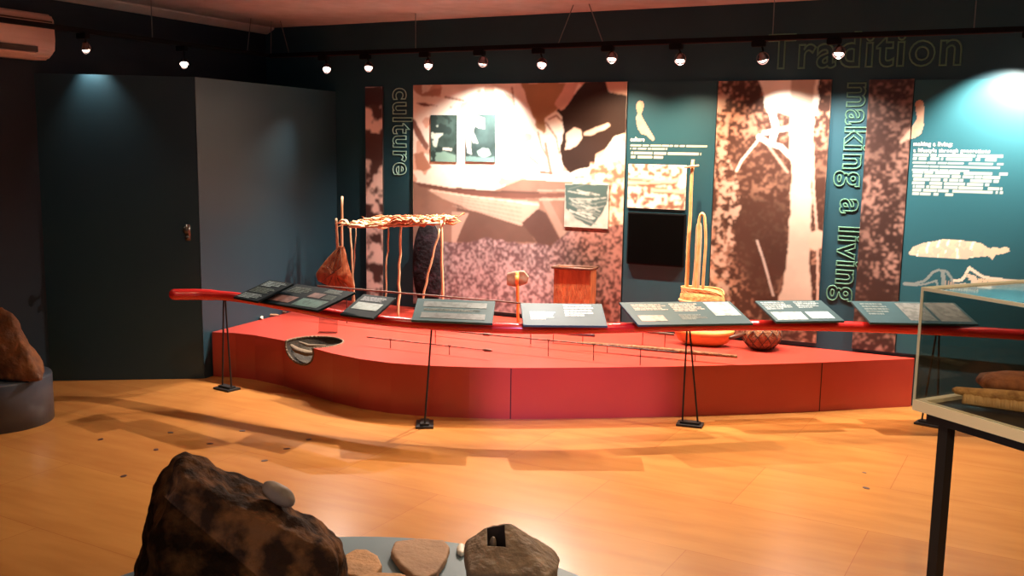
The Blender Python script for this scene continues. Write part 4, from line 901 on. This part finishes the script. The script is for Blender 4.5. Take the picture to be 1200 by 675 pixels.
# ---------------------------------------------------------------- glass showcase at right
u = Vector((.80, -.60, 0)); v = Vector((.60, .80, 0)); c0 = Vector((-.183, 3.17, 0)); LW, LD = 1.25, .62
CB, CT = .845, 1.19
cs = thing('glass_showcase', (c0+u*LW/2+v*LD/2), label='glass showcase with cream edges on slim black legs at the right edge', cat='showcase')
def ub(bm, a0, a1, b0, b1, z0, z1): prism(bm, [c0+u*a0+v*b0+Vector((0, 0, z0)), c0+u*a1+v*b0+Vector((0, 0, z0)), c0+u*a1+v*b1+Vector((0, 0, z0)), c0+u*a0+v*b1+Vector((0, 0, z0))], (0, 0, z1-z0))
t_ = .028
bm = bmesh.new(); ub(bm, 0, LW, 0, t_, CB-.032, CB); ub(bm, 0, LW, LD-t_, LD, CB-.032, CB); ub(bm, 0, t_, t_, LD-t_, CB-.032, CB); ub(bm, LW-t_, LW, t_, LD-t_, CB-.032, CB); o = link('cream_frame', bm, M['casewood']); child_local(o, cs)
bm = bmesh.new(); ub(bm, t_, LW-t_, t_, LD-t_, CB-.03, CB-.012); o = link('case_floor', bm, M['black']); child_local(o, cs)
bm = bmesh.new(); ub(bm, .03, LW-.03, .03, LD-.03, CB-.065, CB-.033); o = link('under_frame', bm, M['black']); child_local(o, cs)
for a0, b0 in ((.06, .05), (LW-.2, .05), (.06, LD-.09), (LW-.2, LD-.09)):
    bm = bmesh.new(); ub(bm, a0, a0+.034, b0, b0+.034, 0, CB-.065); o = link('leg', bm, M['black']); child_local(o, cs)
for nm, r_ in (('glass_pane', (.006, LW-.006, .004, .009)), ('glass_pane', (.006, LW-.006, LD-.009, LD-.004)), ('glass_pane', (.001, .006, .01, LD-.01)), ('glass_pane', (LW-.006, LW-.001, .01, LD-.01))):
    bm = bmesh.new(); ub(bm, *r_, CB+.001, CT-.006); o = link(nm, bm, M['glass']); child_local(o, cs)
bm = bmesh.new(); ub(bm, .008, LW-.008, .008, LD-.008, CT-.005, CT); o = link('glass_lid', bm, M['glass']); child_local(o, cs)
e = .006
bm = bmesh.new(); 
for a0, b0 in ((0, 0), (LW-e, 0), (0, LD-e), (LW-e, LD-e)):
    if (a0, b0) != (0, LD-e): ub(bm, a0, a0+e, b0, b0+e, CB, CT)
ub(bm, 0, LW, 0, e, CT-.004, CT+.006); ub(bm, 0, LW, LD-e, LD, CT-.004, CT+.006); ub(bm, 0, e, e, LD-e, CT-.004, CT+.006); ub(bm, LW-e, LW, e, LD-e, CT-.004, CT+.006)
o = link('glass_edge_trim', bm, M['caseedge']); child_local(o, cs)
IZ = CB-.011
def cp(a_, b2, z): return c0+u*a_+v*b2+Vector((0, 0, z))
for i, (a0, b0, a1, b1, lb) in enumerate([(.20, .30, .44, .46, 'white label sheet behind the long fibre artefact in the showcase'), (.36, .05, .75, .14, 'white label sheet along the front edge inside the showcase')]):
    bm = bmesh.new(); ub(bm, a0, a1, b0, b1, IZ+.0005, IZ+.003); tag(link('label_sheet', bm, M['paper']), lb, 'label')
# long flattened fibre artefact with ribbed fringe
p0, p1 = onz(1116, 455, IZ+.045), onz(1300, 478, IZ+.05)
lf = thing('fibre_artefact', ((p0+p1)/2*1).to_tuple() if False else (p0.x, p0.y, IZ), label='long tan fibre artefact with a ribbed golden fringe inside the showcase', cat='artefact')
bm = bmesh.new(); tube(bm, smoothpath([p0+Vector((0, 0, -.004)), p0.lerp(p1, .2)+Vector((0, 0, -.006)), p0.lerp(p1, .5), p1], 5), [.006]+[.016+.01*min(1, i/5) for i in range(15)], 12, flat=.7); o = link('fibre_roll', bm, M['tanfibre'], None, True); child_local(o, lf)
bm = bmesh.new()
dirn = (p1-p0).normalized()
for k in range(46):
    q = p0.lerp(p1, .10+k*.019); f_ = Vector((-dirn.y, dirn.x, 0)).normalized()*-1
    if f_.dot(FWD) > 0: f_ = -f_
    tube(bm, [q+Vector((0, 0, -.008)), q+f_*.022+Vector((0, 0, -.018)), Vector(((q+f_*.032).x, (q+f_*.032).y, IZ+.009))], [.008, .0085+.002*(k % 3), .008], 6)
o = link('ribbed_fringe', bm, M['cane'], None, True); child_local(o, lf)
# rolled bark bowl lying open
qc = onz(1192, 452, IZ+.04); bm = bmesh.new()
lathe(bm, [(.02, -.13), (.06, -.11), (.085, -.03), (.085, .05), (.07, .10), (.062, .102), (.072, .04), (.07, -.03), (.03, -.09), (.001, -.10)], (0, 0, 0), 32, 1, .40)
bmesh.ops.transform(bm, matrix=Matrix.Translation(Vector((qc.x+.01, qc.y+.06, IZ+.038))) @ Matrix.Rotation(YAW-.15, 4, 'Z') @ Matrix.Rotation(math.pi/2, 4, 'Y') @ Matrix.Rotation(math.pi/2, 4, 'Z'), verts=bm.verts)
tag(link('bark_vessel', bm, M['bark'], None, True), 'brown rolled bark vessel with a dark open mouth inside the showcase', 'vessel')
